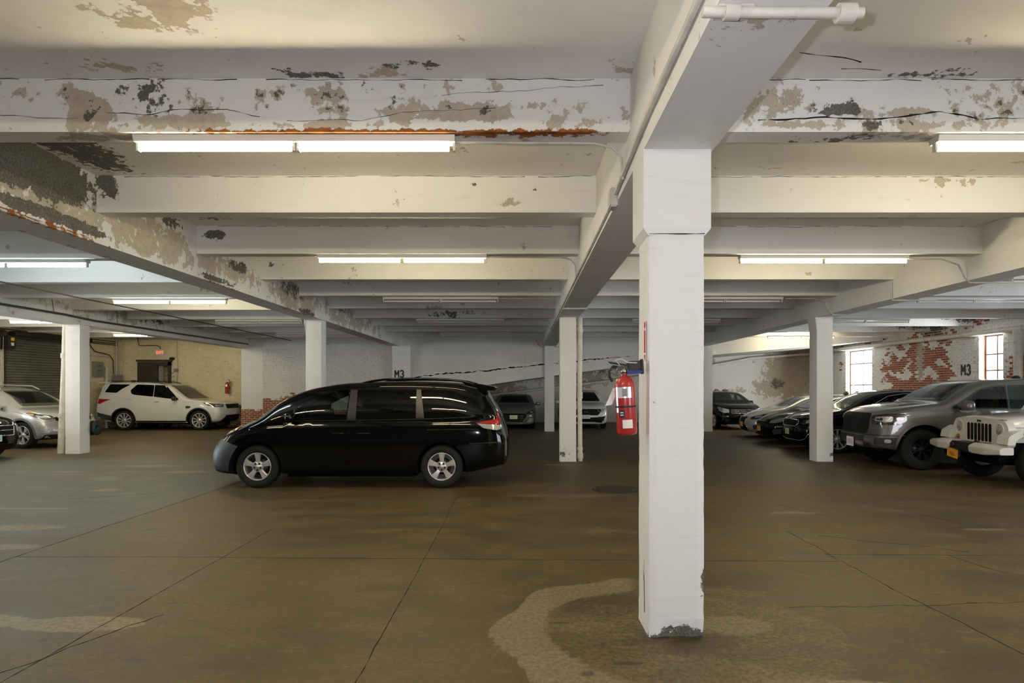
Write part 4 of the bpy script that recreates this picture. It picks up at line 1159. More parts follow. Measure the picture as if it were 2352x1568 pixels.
P_LAMPB = principled('lamp_clear', (0.36, 0.36, 0.34), .12, coat=1)
P_CHROME = M_CHROME
P_GRILLE = principled('grille_black', (0.006, 0.006, 0.006), .6, spec=.2)
P_PLATEW = principled('plate_white', (0.85, 0.85, 0.85), .5)
P_PLATEO = principled('plate_orange', (0.90, 0.42, 0.03), .5)
P_PLATEY = principled('plate_pale_yellow', (0.85, 0.86, 0.45), .5)
P_PLATEG = principled('plate_pale_green', (0.60, 0.88, 0.84), .5)
P_PLATEL = principled('plate_yellow_green', (0.55, 0.60, 0.34), .5)
P_PLATEK = principled('plate_ink', (0.30, 0.27, 0.24), .6)
P_PLATED = principled('plate_dark_ink', (0.22, 0.08, 0.01), .6)

def curve1(pts):
    """monotone cubic through (x, y) points"""
    xs = [p[0] for p in pts]; ys = [p[1] for p in pts]
    n = len(xs)
    d = [(ys[i + 1] - ys[i]) / (xs[i + 1] - xs[i]) for i in range(n - 1)]
    m = [d[0]] + [0 if d[i - 1] * d[i] <= 0 else 2 * d[i - 1] * d[i] / (d[i - 1] + d[i]) for i in range(1, n - 1)] + [d[-1]]
    def f(x):
        if x <= xs[0]: return ys[0]
        if x >= xs[-1]: return ys[-1]
        lo = 0
        while x > xs[lo + 1]: lo += 1
        h = xs[lo + 1] - xs[lo]; t = (x - xs[lo]) / h
        return ((1 + 2 * t) * (1 - t) ** 2 * ys[lo] + t * (1 - t) ** 2 * h * m[lo] + t * t * (3 - 2 * t) * ys[lo + 1] + t * t * (t - 1) * h * m[lo + 1])
    return f

class Car:
    """Local frame: x from nose (0) to tail (L), y across, z up. Body is a closed loft, then wheel wells are cut."""
    def __init__(s, name, label, cat, group, nose, heading, S, body_mat):
        s.S = S; s.L = S['L']; s.W = S['W']; s.hw = S['W'] / 2
        s.root = empty(name, (0, 0, 0), 0, label, cat, group)
        s.top = curve1(S['top']); s.bot = curve1(S['bot']); s.belt = curve1(S['belt'])
        s.plan = curve1(S['plan'])
        s.F = curve1(S['nose']); s.R = curve1(S['tail'])
        s.BF = S.get('bowf', .12); s.BR = S.get('bowr', .08)
        s.tum = S.get('tumble', .28); s.side = S.get('side', .03)
        s.mat = body_mat
        # world placement: nose point and direction the nose points (degrees, 0=+X)
        s.nose = nose; s.ang = math.radians(heading)
        s.root.location = (nose[0], nose[1], 0)
        s.root.rotation_euler = (0, 0, s.ang + PI)
        s.make_body()

    def section(s, x):
        S = s.S
        w = s.hw * s.plan(x); zb = s.bot(x); zt = s.top(x)
        zs = min(s.belt(x), zt - .045)
        rc = min(S.get('rc', .10), (zt - zs) * .45)
        zc = zt - rc
        ws = w * (1 - s.side)
        wc = max(ws - s.tum * max(0, zc - zs - .03) - .012, .2)
        h = zs - zb
        P = [(0, zb), (w * .45, zb), (w * .82, zb), (w * .93, zb + .02), (w * .975, zb + .10 * h + .02), (w * .992, zb + .28 * h), (w, zb + .50 * h),
             (w * .997, zb + .68 * h), (w * .988, zb + .84 * h), (w * (1 - s.side * .75), zb + .94 * h), (ws - .004, zs)]
        gp = S.get('gcurve', 1.0)
        for k in range(1, 9):
            t = k / 8
            P.append((ws + (wc - ws) * t ** gp, zs + (zc - zs) * t))
        for a in (25, 50, 75):
            a = math.radians(a)
            P.append((wc - rc * 1.3 * (1 - math.cos(a)), zc + rc * .72 * math.sin(a)))
        wt = wc - rc * 1.3
        if wt < .1: wt = .1
        P.append((wt, zt - rc * .24))
        P += [(wt * .72, zt - rc * .10), (wt * .38, zt - rc * .02), (0, zt)]
        return P

    def warp(s, x, y, z):
        q = min(1, abs(y) / s.hw)
        Lf, Lr = 1.3, 1.3
        f = (s.F(z) + s.BF * q ** 3) * max(0, 1 - x / Lf) ** 1.3
        r = (s.R(z) + s.BR * q ** 3) * max(0, 1 - (s.L - x) / Lr) ** 1.3
        return (x + f - r, y, z)

    def loft(s, inset=0, x0=0, x1=None, zmin=None, n=72):
        x1 = s.L if x1 is None else x1
        xs = [x0 + .012, x0 + .035, x0 + .07, x0 + .12]
        inner = list(np.linspace(x0 + .18, x1 - .18, n))
        xs = [x0] + xs + inner + [x1 - .12, x1 - .07, x1 - .035, x1 - .012, x1]
        rings = []
        for x in xs:
            P = s.section(x)
            if inset:
                P = [(max(0, y - inset) if y > 0 else 0, z) for y, z in P]
                zt = P[-1][1]
                P = [(y, min(max(z, zmin), s.top(x) - inset - .02 * (y / s.hw) ** 2)) for y, z in P]
                P = [(y, z + k * 1e-4) for k, (y, z) in enumerate(P)]
            full = P + [(-y, z) for y, z in P[-2:0:-1]]
            rings.append((x, full))
        m = len(rings[0][1])
        V = []; Fc = []
        for x, R_ in rings:
            V += [s.warp(x, y, z) for y, z in R_]
        for i in range(len(rings) - 1):
            for k in range(m):
                Fc.append((i * m + k, (i + 1) * m + k, (i + 1) * m + (k + 1) % m, i * m + (k + 1) % m))
        # end caps as concentric rings so that the nose and tail profiles shape them
        for end, (x, R_) in ((0, rings[0]), (1, rings[-1])):
            prev = 0 if end == 0 else (len(rings) - 1) * m
            zc = sum(z for _, z in R_) / m
            for sc in (.95, .86, .74, .60, .44, .26, .1):
                base = len(V)
                V += [s.warp(x, y * sc, zc + (z - zc) * sc) for y, z in R_]
                for k in range(m):
                    q = (prev + k, prev + (k + 1) % m, base + (k + 1) % m, base + k)
                    Fc.append(q if end == 0 else q[::-1])
                prev = base
            c = len(V); V.append(s.warp(x, 0, zc))
            for k in range(m):
                q = (prev + k, prev + (k + 1) % m, c)
                Fc.append(q if end == 0 else q[::-1])
        return V, Fc

    def make_body(s):
        V, Fc = s.loft()
        s.bvh = BVHTree.FromPolygons([Vector(v) for v in V], Fc)
        S = s.S
        me = bpy.data.meshes.new('body')
        me.from_pydata(V, [], Fc)
        bm = bmesh.new(); bm.from_mesh(me); bmesh.ops.recalc_face_normals(bm, faces=bm.faces[:])
        for f in bm.faces: f.smooth = True
        bm.to_mesh(me); bm.free()
        me.materials.append(s.mat); me.materials.append(M_CHASSIS)
        o = bpy.data.objects.new('body', me); COL.objects.link(o)
        cuts = []
        c = MB(); c.mi = 1
        for ax, rr in ((S['ax'][0], S['R'] + S.get('arch', .06)), (S['ax'][1], S['R'] + S.get('arch', .06))):
            for sg in (1, -1):
                n = 36
                yo, yi = sg * (s.hw + .3), sg * (s.hw - .36)
                pts = []
                for k in range(n):
                    a_ = 2 * PI * k / n
                    pts.append((ax + rr * math.cos(a_), S['R'] + rr * math.sin(a_)))
                vs = [(x, yo, z) for x, z in pts] + [(x, yi, z) for x, z in pts]
                fs = [tuple(range(n)), tuple(range(n, 2 * n))[::-1]] + [(k, n + k, n + (k + 1) % n, (k + 1) % n) for k in range(n)]
                if sg < 0: fs = [f[::-1] for f in fs]
                c.add(vs, fs)
        cuts.append(s._cutter(c))
        if S.get('hollow'):
            x0, x1, zf = S['hollow'][:3]
            V2, F2 = s.loft(.05, x0, x1, zf, 40)
            V2 = [(x, y, z) for x, y, z in V2]
            c = MB(); c.mi = 1; c.add(V2, F2); cuts.append(s._cutter(c))
            for poly, kind in S['openings']:
                c = MB(); c.mi = 1
                if kind == 'side':
                    n = len(poly)
                    c.add([(x, -1.4, z) for x, z in poly] + [(x, 1.4, z) for x, z in poly], [tuple(range(n)), tuple(range(n, 2 * n))[::-1]] + [(k, (k + 1) % n, n + (k + 1) % n, n + k)[::-1] for k in range(n)])
                else:
                    xa, xb = kind
                    n = len(poly)
                    c.add([(xa, y, z) for y, z in poly] + [(xb, y, z) for y, z in poly], [tuple(range(n)), tuple(range(n, 2 * n))[::-1]] + [(k, (k + 1) % n, n + (k + 1) % n, n + k)[::-1] for k in range(n)])
                cuts.append(s._cutter(c))
        for cobj in cuts:
            md = o.modifiers.new('cut', 'BOOLEAN'); md.operation = 'DIFFERENCE'; md.solver = 'EXACT'; md.object = cobj
        dg = bpy.context.evaluated_depsgraph_get(); dg.update()
        me2 = bpy.data.meshes.new_from_object(o.evaluated_get(dg))
        o.modifiers.clear()
        if len(me2.polygons) > 500:
            o.data = me2
        me2.name = 'body'
        o.data.set_sharp_from_angle(angle=math.radians(38))
        for cobj in cuts: bpy.data.objects.remove(cobj)
        o.parent = s.root
        s.body = o
        ub = MB()   # underside block so that no light shows under the sills
        ub.box(S['ax'][0] + S['R'] + .1, S['ax'][1] - S['R'] - .1, -s.hw * .8, s.hw * .8, s.bot(s.L / 2) - .05, s.bot(s.L / 2) + .05)
        ub.build('underbody', M_CHASSIS, s.root)

    def _cutter(s, c):
        me = c.mesh('cutter', [s.mat, M_CHASSIS])
        bm = bmesh.new(); bm.from_mesh(me); bmesh.ops.recalc_face_normals(bm, faces=bm.faces[:]); bm.to_mesh(me); bm.free()
        o = bpy.data.objects.new('cutter', me); COL.objects.link(o)
        return o

    # -- patches laid on the body surface
    def ray(s, u, v, proj, sg=1, ang=0):
        if proj == 'side':
            o_, d_ = Vector((u, sg * 3, v)), Vector((0, -sg, 0))
        elif proj == 'front':
            o_, d_ = Vector((-3, u, v)), Vector((1, 0, 0))
        elif proj == 'rear':
            o_, d_ = Vector((s.L + 3, u, v)), Vector((-1, 0, 0))
        elif proj == 'top':
            o_, d_ = Vector((u, v, 4)), Vector((0, 0, -1))
        else:   # 'corner': seen from a direction ang degrees off the nose axis; u across
            a_ = math.radians(ang)
            d_ = Vector((math.cos(a_), -sg * math.sin(a_), 0)); t = Vector((math.sin(a_), sg * math.cos(a_), 0))
            o_ = Vector((0, 0, v)) + t * u - d_ * 4
            if proj == 'rcorner':
                d_.x *= -1; t.x *= -1
                o_ = Vector((s.L, 0, v)) + t * u - d_ * 4
        hit = s.bvh.ray_cast(o_, d_, 9)
        if hit[0] is None or (hit[0] - o_).length > 8.5:
            c = o_ + d_ * 3
            hit = s.bvh.find_nearest(o_ + d_ * (3.2 if proj in ('side',) else 3.3 if proj != 'top' else 3))
        p, n = hit[0], hit[1]
        if n.dot(d_) > 0: n = -n
        return p, n, d_

    def patch(s, name, poly, proj, mat, off=.004, parent=None, sg=1, ang=0, step=.07, rim=.014, rnd=0.0, label=None, flat=False):
        poly = [Vector(p) for p in poly]
        if rnd > 0:   # rounded corners
            out = []
            n = len(poly)
            for i in range(n):
                p, a_, b_ = poly[i], poly[i - 1], poly[(i + 1) % n]
                la, lb = (a_ - p).length, (b_ - p).length
                r_ = min(rnd, la * .45, lb * .45)
                pa = p + (a_ - p).normalized() * r_; pb = p + (b_ - p).normalized() * r_
                for k in range(5):
                    t = k / 4
                    out.append(pa * (1 - t) ** 2 + p * 2 * t * (1 - t) + pb * t * t)
            poly = out
        B = []
        for i in range(len(poly)):
            a_, b_ = poly[i], poly[(i + 1) % len(poly)]
            n = max(1, int(math.ceil((b_ - a_).length / step)))
            B += [a_.lerp(b_, k / n) for k in range(n)]
        nb = len(B)
        us = [p.x for p in B]; vs_ = [p.y for p in B]
        def inside(x, y):
            c = False
            for i in range(nb):
                x1, y1 = us[i], vs_[i]; x2, y2 = us[i - 1], vs_[i - 1]
                if (y1 > y) != (y2 > y) and x < (x2 - x1) * (y - y1) / (y2 - y1) + x1: c = not c
            return c
        pts = [Vector((p.x, p.y)) for p in B]
        x = min(us) + step / 2
        while x < max(us):
            y = min(vs_) + step / 2
            while y < max(vs_):
                if inside(x, y) and min((x - u) ** 2 + (y - v) ** 2 for u, v in zip(us, vs_)) > (step * .45) ** 2: pts.append(Vector((x, y)))
                y += step
            x += step
        res = delaunay_2d_cdt(pts, [], [list(range(nb))], 1, 1e-6)
        V2, F2 = res[0], res[2]
        V = []; Rm = []
        for p in V2:
            q, n, d_ = s.ray(p.x, p.y, proj, sg, ang)
            nn = (n - d_ * .6).normalized()
            V.append(q + nn * off)
        Fc = [tuple(f) for f in F2]
        # boundary edges -> rim going inwards
        cnt = {}
        for f in Fc:
            for i in range(len(f)):
                e = (f[i], f[(i + 1) % len(f)])
                cnt[e] = 1
        be = [e for e in cnt if (e[1], e[0]) not in cnt]
        ctr = sum(V, Vector()) / len(V)
        q, n, d_ = s.ray(sum(us) / nb, sum(vs_) / nb, proj, sg, ang)
        mp = {}
        for e in be:
            for i in e:
                if i not in mp:
                    mp[i] = len(V)
                    V.append(V[i].copy()); V.append(V[i] + d_ * rim)
        nf = len(Fc)
        Fc += [(mp[a_], mp[b_], mp[b_] + 1, mp[a_] + 1)[::-1] for a_, b_ in be]
        me = bpy.data.meshes.new(name)
        me.from_pydata([tuple(v) for v in V], [], Fc)
        me.materials.append(mat)
        # orient
        if nf:
            p0 = me.polygons[0].normal
            if sum(me.polygons[i].normal.dot(d_) for i in range(nf)) > 0:
                me.flip_normals()
        me.polygons.foreach_set('use_smooth', [(not flat)] * nf + [False] * (len(Fc) - nf))
        me.update()
        o = bpy.data.objects.new(name, me); COL.objects.link(o)
        o.parent = parent or s.root
        if label: o['label'] = label
        return o

    def both(s, name, poly, proj, mat, **kw):
        r = []
        for sg in (1, -1):
            if proj == 'front' or proj == 'rear': pl = [(sg * a_, b_) for a_, b_ in poly]; r.append(s.patch(name, pl, proj, mat, **kw))
            elif proj == 'top': pl = [(a_, sg * b_) for a_, b_ in poly]; r.append(s.patch(name, pl, proj, mat, **kw))
            else: r.append(s.patch(name, poly, proj, mat, sg=sg, **kw))
        return r

    def wheels(s, style, tw=.22, rimr=.66, color=None, sides=(1, -1)):
        R = s.S['R']
        col = color or P_RIM
        r0 = R * rimr
        proto = None
        for ax in s.S['ax']:
            for sg in (1, -1):
                y = sg * (s.hw - tw / 2 - s.S.get('inset', .035))
                M = Matrix.Rotation(-PI / 2 * sg, 4, 'X')   # +z -> outward
                if proto is None:
                    t = MB()
                    h = tw / 2
                    t.lathe([(r0, -h * .8), (r0 + .012, -h), (R * .90, -h), (R * .97, -h * .88), (R, -h * .6), (R * 1.0, 0), (R, h * .6), (R * .97, h * .88), (R * .90, h * 1.0), (r0 + .03, h * .98), (r0, h * .82), (r0 - .01, 0)], None, 48, closed=True)
                    tyre = t.mesh('wheel', M_RUBBER)
                    rm = MB(); rm.smooth = False
                    zf = h * .78
                    rm.lathe([(r0 * 1.0, zf), (r0 * .985, zf + .008), (r0 * .93, zf + .004), (r0 * .90, zf - .03), (r0 * .87, -h * .6), (r0 * .99, -h * .7)], None, 48)
                    for k in range(style['n']):
                        a0 = 2 * PI * k / style['n'] + PI / 2 + style.get('rot', 0)
                        for da, wi, wo in style['arms']:
                            a_ = a0
                            b_ = a0 + da
                            rh = r0 * style.get('hub', .2)
                            seg = 6
                            vs = []; fs = []
                            for q in range(seg + 1):
                                t_ = q / seg
                                rr = rh + (r0 * .93 - rh) * t_
                                aa = a_ + (b_ - a_) * t_
                                w_ = (wi + (wo - wi) * t_ ** 1.6 - style.get('waist', 0) * math.sin(PI * t_)) * r0
                                zz = zf - .012 - style.get('dish', .02) * (1 - t_) ** 2
                                c_ = Vector((math.cos(aa), math.sin(aa), 0)) * rr
                                t2 = Vector((-math.sin(aa), math.cos(aa), 0))
                                vs += [c_ + t2 * w_ / 2 + Vector((0, 0, zz)), c_ + t2 * w_ * .36 + Vector((0, 0, zz + .012)), c_ - t2 * w_ * .36 + Vector((0, 0, zz + .012)), c_ - t2 * w_ / 2 + Vector((0, 0, zz)),
                                       c_ - t2 * w_ / 2 + Vector((0, 0, zz - .035)), c_ + t2 * w_ / 2 + Vector((0, 0, zz - .035))]
                            for q in range(seg):
                                for e in range(6):
                                    fs.append((q * 6 + e, q * 6 + (e + 1) % 6, q * 6 + 6 + (e + 1) % 6, q * 6 + 6 + e))
                            rm.add(vs, fs)
                    zh = zf - style.get('dish', .02)
                    rm.lathe([(0, zh + .012), (r0 * .13, zh + .012), (r0 * .15, zh + .004), (r0 * style.get('hub', .2) * 1.3, zh), (r0 * style.get('hub', .2) * 1.35, zh - .035)], None, 28)
                    rmm = rm.mesh('rim', col)
                    nu = MB()
                    nu.lathe([(.017, .002), (.017, .012), (.010, .012), (.008, .006), (0, .006)], None, 10)
                    num = nu.mesh('lug_nut', P_TRIM)
                    lug = [(r0 * .24 * math.cos(2 * PI * k / 5 - PI / 2), r0 * .24 * math.sin(2 * PI * k / 5 - PI / 2), zh) for k in range(5)]
                    ds = MB(); ds.lathe([(0, -.02), (r0 * .62, -.02), (r0 * .62, -.045), (0, -.045)], None, 32)
                    ds.lathe([(r0 * .9, -h * .55), (0, -h * .55)], None, 32)
                    dsm = ds.mesh('brake_disc', M_DISC)
                    proto = (tyre, rmm, num, dsm)
                w = bpy.data.objects.new('wheel', proto[0]); COL.objects.link(w); w.parent = s.root
                w.matrix_local = Matrix.Translation((ax, y, R)) @ M
                for nm, me in zip(('rim', 'lug_nut', 'brake_disc'), proto[1:]):
                    if nm == 'lug_nut' and not style.get('nuts'): continue
                    for q in (lug if nm == 'lug_nut' else [(0, 0, 0)]):
                        c = bpy.data.objects.new(nm, me); COL.objects.link(c); c.parent = w; c.location = q

    def mirror(s, x, z, mat, size=(.10, .20, .15), sg=(1, -1), cap=None, out=.07):
        for g in sg:
            p, n, d = s.ray(x, z, 'side', g)
            y0 = p.y
            m = MB()
            bm = bmesh.new(); bmesh.ops.create_uvsphere(bm, u_segments=16, v_segments=10, radius=1)
            for v in bm.verts:
                c = v.co
                v.co = Vector((math.copysign(abs(c.x) ** .7, c.x) * size[0] * .5, math.copysign(abs(c.y) ** .6, c.y) * size[1] * .5, math.copysign(abs(c.z) ** .65, c.z) * size[2] * .5))
            for f in bm.faces: f.smooth = True
            m.smooth = True
            m.bm(bm, Matrix.Translation((x, y0 + g * (out + size[1] * .3), z + size[2] * .35)))
            bm.free()
            o = m.build('side_mirror', mat, s.root)
            m = MB(); m.box(x - .03, x + .03, min(y0 - g * .02, y0 + g * (out + .05)), max(y0 - g * .02, y0 + g * (out + .05)), z, z + .04); m.build('mirror_stalk', P_TRIM, o)
            if cap:
                m = MB(); m.bbox(x - size[0] * .48, x + size[0] * .48, y0 + g * (out + size[1] * .3) - size[1] * .48, y0 + g * (out + size[1] * .3) + size[1] * .48, z + size[2] * .02 - .045, z + size[2] * .02 - .005, .008); m.build('mirror_cap', cap, o)

    def handle(s, x, z, mat, parent, sg, w=.16):
        p, n, d = s.ray(x, z, 'side', sg)
        m = MB(); y = p.y
        m.tube([(x - w / 2, y + sg * .002, z), (x - w / 2 + .02, y + sg * .028, z), (x, y + sg * .036, z + .004), (x + w / 2 - .02, y + sg * .028, z), (x + w / 2, y + sg * .002, z)], .012, 8)
        m.build('door_handle', mat, parent)

    def strip(s, name, pts, proj, mat, r=.006, sg=1, off=.004, parent=None, n=6, ang=0):
        """a thin moulding that follows the surface"""
        P = []
        for a_, b_ in zip(pts[:-1], pts[1:]):
            k = max(1, int(math.hypot(b_[0] - a_[0], b_[1] - a_[1]) / .08))
            P += [(a_[0] + (b_[0] - a_[0]) * i / k, a_[1] + (b_[1] - a_[1]) * i / k) for i in range(k)]
        P.append(pts[-1])
        W = []
        for u, v in P:
            q, nn, d_ = s.ray(u, v, proj, sg, ang); W.append(q + nn * off)
        m = MB(); m.tube(W, r, n)
        return m.build(name, mat, parent or s.root)

    def plate(s, x_, y, z, mat, text, rear=False, w=.305, h=.15, back=None, ink=None, tilt=0):
        q, n, d = s.ray(y, z, 'rear' if rear else 'front')
        px = min(s.ray(y + dy, z + dz, 'front')[0].x for dy in (-.12, 0, .12) for dz in (-.06, 0, .06)) if not rear else q.x
        o = empty('license_plate', (px - .018, y, z)); o.parent = s.root
        o.rotation_euler = (tilt, 0, 0)
        m = MB(); m.bbox(-.004, .004, -w / 2, w / 2, -h / 2, h / 2, .003); b = m.build('plate_panel', mat, o)
        rnd = random.Random(text)      # the numbers cannot be read in the photograph: faint worn strokes only
        m = MB(); n = 7
        for k in range(n):
            u = (k - (n - 1) / 2) * w * .115
            for (du, z0, z1) in ((-.008, -.6, .6), (.008, rnd.choice((-.6, 0)), rnd.choice((.0, .6)))):
                if z1 - z0 > .1: m.box(-.0052, -.004, u + du - .0025, u + du + .0025, z0 * h * .42, z1 * h * .42)
        m.build('plate_mark', ink or P_PLATEK, o)
        m = MB(); m.bbox(.004, .03, -w * .4, w * .4, -h * .35, h * .35, .004); m.build('plate_bracket', P_TRIM, o)
        return o

    def seats(s, xs, z0=.45, yy=(.38, -.38)):
        for x in xs:
            for y in yy:
                m = MB()
                m.bbox(x - .05, x + .45, y - .24, y + .24, z0 - .08, z0 + .1, .05)
                M_ = Matrix.Translation((x + .42, y, z0 + .05)) @ Matrix.Rotation(math.radians(14), 4, 'Y')
                m.bbox(-.05, .08, -.23, .23, 0, .58, .05, M_)
                m.bbox(-.04, .07, -.12, .12, .62, .80, .04, M_)
                m.build('seat', P_SEAT, s.root)
    def wheel_steer(s, x, y, z):
        m = MB()
        pts = [(.0, .18 * math.cos(t), .18 * math.sin(t)) for t in np.linspace(0, 2 * PI, 25)]
        M_ = Matrix.Translation((x, y, z)) @ Matrix.Rotation(math.radians(-25), 4, 'Y')
        m.tube([M_ @ Vector(p) for p in pts], .015, 8, cap=False)
        m.box(-.01, .01, -.17, .17, -.02, .02, M_)
        m.build('steering_wheel', P_TRIM, s.root)
        m = MB(); m.bbox(x - .45, x - .12, -s.hw * .82, s.hw * .82, z - .2, z - .02, .06); m.build('dashboard', P_CABIN, s.root)

STAR5 = dict(n=5, arms=[(0, .30, .52)], waist=.03, hub=.30, dish=.012, nuts=True)
SPLIT = dict(n=5, arms=[(-.22, .14, .17), (.22, .14, .17)], hub=.22, dish=.02)
TEN = dict(n=10, arms=[(0, .14, .16)], hub=.22, dish=.02)
MESH7 = dict(n=7, arms=[(-.16, .10, .12), (.16, .10, .12)], hub=.22, dish=.02)
TWIST = dict(n=10, arms=[(.18, .10, .20)], hub=.22, dish=.02)
def place_by(wx, wy, heading, lx, ly):
    """nose point so that local point (lx, ly) lands on world (wx, wy)"""
    a = math.radians(heading) + PI
    return (wx - (lx * math.cos(a) - ly * math.sin(a)), wy - (lx * math.sin(a) + ly * math.cos(a)))

GC = 'cars parked along the brick wall'
# ------------------------------------------------------------------ black minivan
S = dict(L=5.085, W=1.985, R=.352, ax=(.96, 3.99), arch=.055, tumble=.13, gcurve=1.5, side=.03, rc=.11,
    top=[(0, .72), (.04, .80), (.12, .88), (.3, .975), (.6, 1.07), (.85, 1.16), (1.15, 1.35), (1.5, 1.545), (1.9, 1.675), (2.4, 1.74), (3.3, 1.765), (4.3, 1.735), (4.8, 1.68), (5.0, 1.64), (5.085, 1.58)],
    bot=[(0, .24), (.5, .20), (1, .22), (4.2, .22), (5.085, .36)],
    belt=[(0, .66), (.3, .86), (.7, .98), (1.2, 1.06), (3, 1.10), (5.085, 1.13)],
    plan=[(0, .86), (.04, .90), (.12, .94), (.3, .975), (.6, .995), (1.2, 1), (3.9, 1), (4.7, .97), (5.0, .93), (5.085, .90)],
    nose=[(.2, .10), (.35, .02), (.5, 0), (.66, .05), (.8, .13), (1.0, .18)], tail=[(.3, .05), (.5, 0), (.75, .0), (.95, .05), (1.2, .14), (1.45, .30), (1.65, .42), (1.8, .45)],
    bowf=.34, bowr=.10,
    hollow=(1.0, 4.95, .78), openings=[])
FW = [(1.60, 1.125), (1.61, 1.335), (1.80, 1.435), (2.05, 1.53), (2.26, 1.595), (2.47, 1.61), (2.42, 1.125)]
WS = [(-.62, 1.24), (-.52, 1.60), (.52, 1.60), (.62, 1.24)]
S['openings'] = [([(x, z) for x, z in FW], 'side'), (WS, (.5, 2.2))]
van = Car('minivan', 'black minivan with grey front bumper parked side-on in the middle', 'car', None, (-5.32, 11.24), 180, S, P_BLACK)
b = van
b.both('bumper_cover', [(-.02, .20), (.86, .20), (.93, .45), (1.0, .60), (1.06, .69), (.86, .755), (.62, .80), (.44, .74), (-.02, .66)], 'corner', P_BUMPER, ang=60, off=.008)
b.both('headlight', [(.44, .80), (.52, .93), (.78, 1.005), (1.05, 1.02), (.98, .94), (.72, .845)], 'corner', P_LAMPV, ang=60, off=.008, rnd=.03)
b.both('turn_signal_lens', [(.80, .93), (.88, .99), (1.04, 1.015), (.97, .945)], 'corner', P_AMBER, ang=60, off=.013)
for sg in (1, -1):
    d1 = b.patch('door', [(1.38, .32), (2.485, .32), (2.485, 1.10), (1.40, 1.075)], 'side', P_BLACK, sg=sg, off=.004, rnd=.05)
    b.patch('window', FW, 'side', P_GLASSC, sg=sg, off=.006, parent=d1, rnd=.03)
    b.patch('quarter_window', [(1.26, 1.12), (1.55, 1.12), (1.555, 1.29)], 'side', P_GLASS, sg=sg, off=.006, rnd=.02)
    b.patch('pillar_trim', [(1.56, 1.11), (1.585, 1.11), (1.585, 1.33), (1.56, 1.31)], 'side', P_TRIM, sg=sg, off=.008)
    b.patch('pillar_trim', [(2.44, 1.12), (2.585, 1.12), (2.60, 1.615), (2.49, 1.615)], 'side', P_PILLAR, sg=sg, off=.006)
    d2 = b.patch('sliding_door', [(2.51, .32), (3.42, .32), (3.47, .52), (3.60, .70), (3.74, .80), (3.755, 1.10), (2.51, 1.10)], 'side', P_BLACK, sg=sg, off=.004, rnd=.04)
    b.patch('window', [(2.60, 1.135), (2.615, 1.61), (3.552, 1.61), (3.545, 1.155)], 'side', P_GLASS, sg=sg, off=.006, parent=d2, rnd=.02)
    b.patch('pillar_trim', [(3.57, 1.15), (3.575, 1.62), (3.645, 1.62), (3.71, 1.15)], 'side', P_PILLAR, sg=sg, off=.007)
    b.patch('quarter_window', [(3.665, 1.615), (3.735, 1.16), (4.50, 1.185), (4.62, 1.25), (4.60, 1.36), (4.52, 1.49), (4.38, 1.60)], 'side', P_GLASS, sg=sg, off=.006, rnd=.03)
    b.strip('chrome_sill', [(1.6, 1.105), (2.6, 1.115), (3.7, 1.135), (4.5, 1.165)], 'side', P_TRIM, r=.006, sg=sg)
    b.handle(2.30, .90, P_BLACK, d1, sg, .2); b.handle(2.72, .90, P_BLACK, d2, sg, .2)
    b.strip('door_track', [(3.76, .96), (4.6, .97)], 'side', P_TRIM, r=.005, sg=sg)
    b.patch('tail_light', [(.94, 1.075), (.60, 1.045), (.50, 1.05), (.47, 1.22), (.54, 1.235), (.62, 1.13)], 'rcorner', P_TAIL, ang=60, sg=sg, off=.01, rnd=.01)
    b.patch('reversing_light', [(.92, 1.065), (.60, 1.036), (.50, 1.04), (.50, .985), (.62, .95), (.82, .985)], 'rcorner', P_LAMPB, ang=60, sg=sg, off=.01, rnd=.01)
    m = MB(); m.tube([(2.6, sg * .60, 1.72), (2.75, sg * .60, 1.757), (2.95, sg * .60, 1.785), (3.3, sg * .60, 1.80), (3.7, sg * .60, 1.80), (4.05, sg * .60, 1.787), (4.3, sg * .60, 1.76), (4.45, sg * .60, 1.72), (4.5, sg * .6, 1.69)], .02, 8); m.build('roof_rail', P_BLACK, b.root)
    b.patch('rear_bumper_seam', [(4.45, .74), (4.95, .76), (4.95, .75), (4.45, .73)], 'side', P_TRIM, sg=sg, off=.003)
b.patch('fuel_door', [(4.00, .84), (4.17, .84), (4.17, 1.02), (4.00, 1.02)], 'side', P_BLACK, sg=-1, off=.004, rnd=.02)
b.patch('windshield', [(-.64, 1.21), (-.54, 1.61), (0, 1.635), (.54, 1.61), (.64, 1.21), (0, 1.19)], 'front', P_GLASSC, off=.006)
b.patch('rear_window', [(-.6, 1.15), (-.52, 1.55), (.52, 1.55), (.6, 1.15)], 'rear', P_GLASS, off=.006, rnd=.06)
b.patch('grille', [(-.42, .70), (-.5, .82), (.5, .82), (.42, .70)], 'front', P_GRILLE, off=.008)
b.patch('lower_intake', [(-.5, .30), (-.55, .42), (.55, .42), (.5, .30)], 'front', P_TRIM, off=.012)
m = MB(); m.prism([(4.3, 1.735), (4.60, 1.712), (4.84, 1.665), (4.86, 1.645), (4.80, 1.60), (4.5, 1.60)], (-.60, .60), Matrix.Rotation(PI / 2, 4, 'X')); m.build('rear_spoiler', P_BLACK, b.root)
b.mirror(1.55, 1.10, P_BLACK, (.13, .20, .17))
b.wheels(STAR5, .225, .66)
b.seats((1.9, 2.75), .82); b.wheel_steer(1.62, -.38, 1.10)

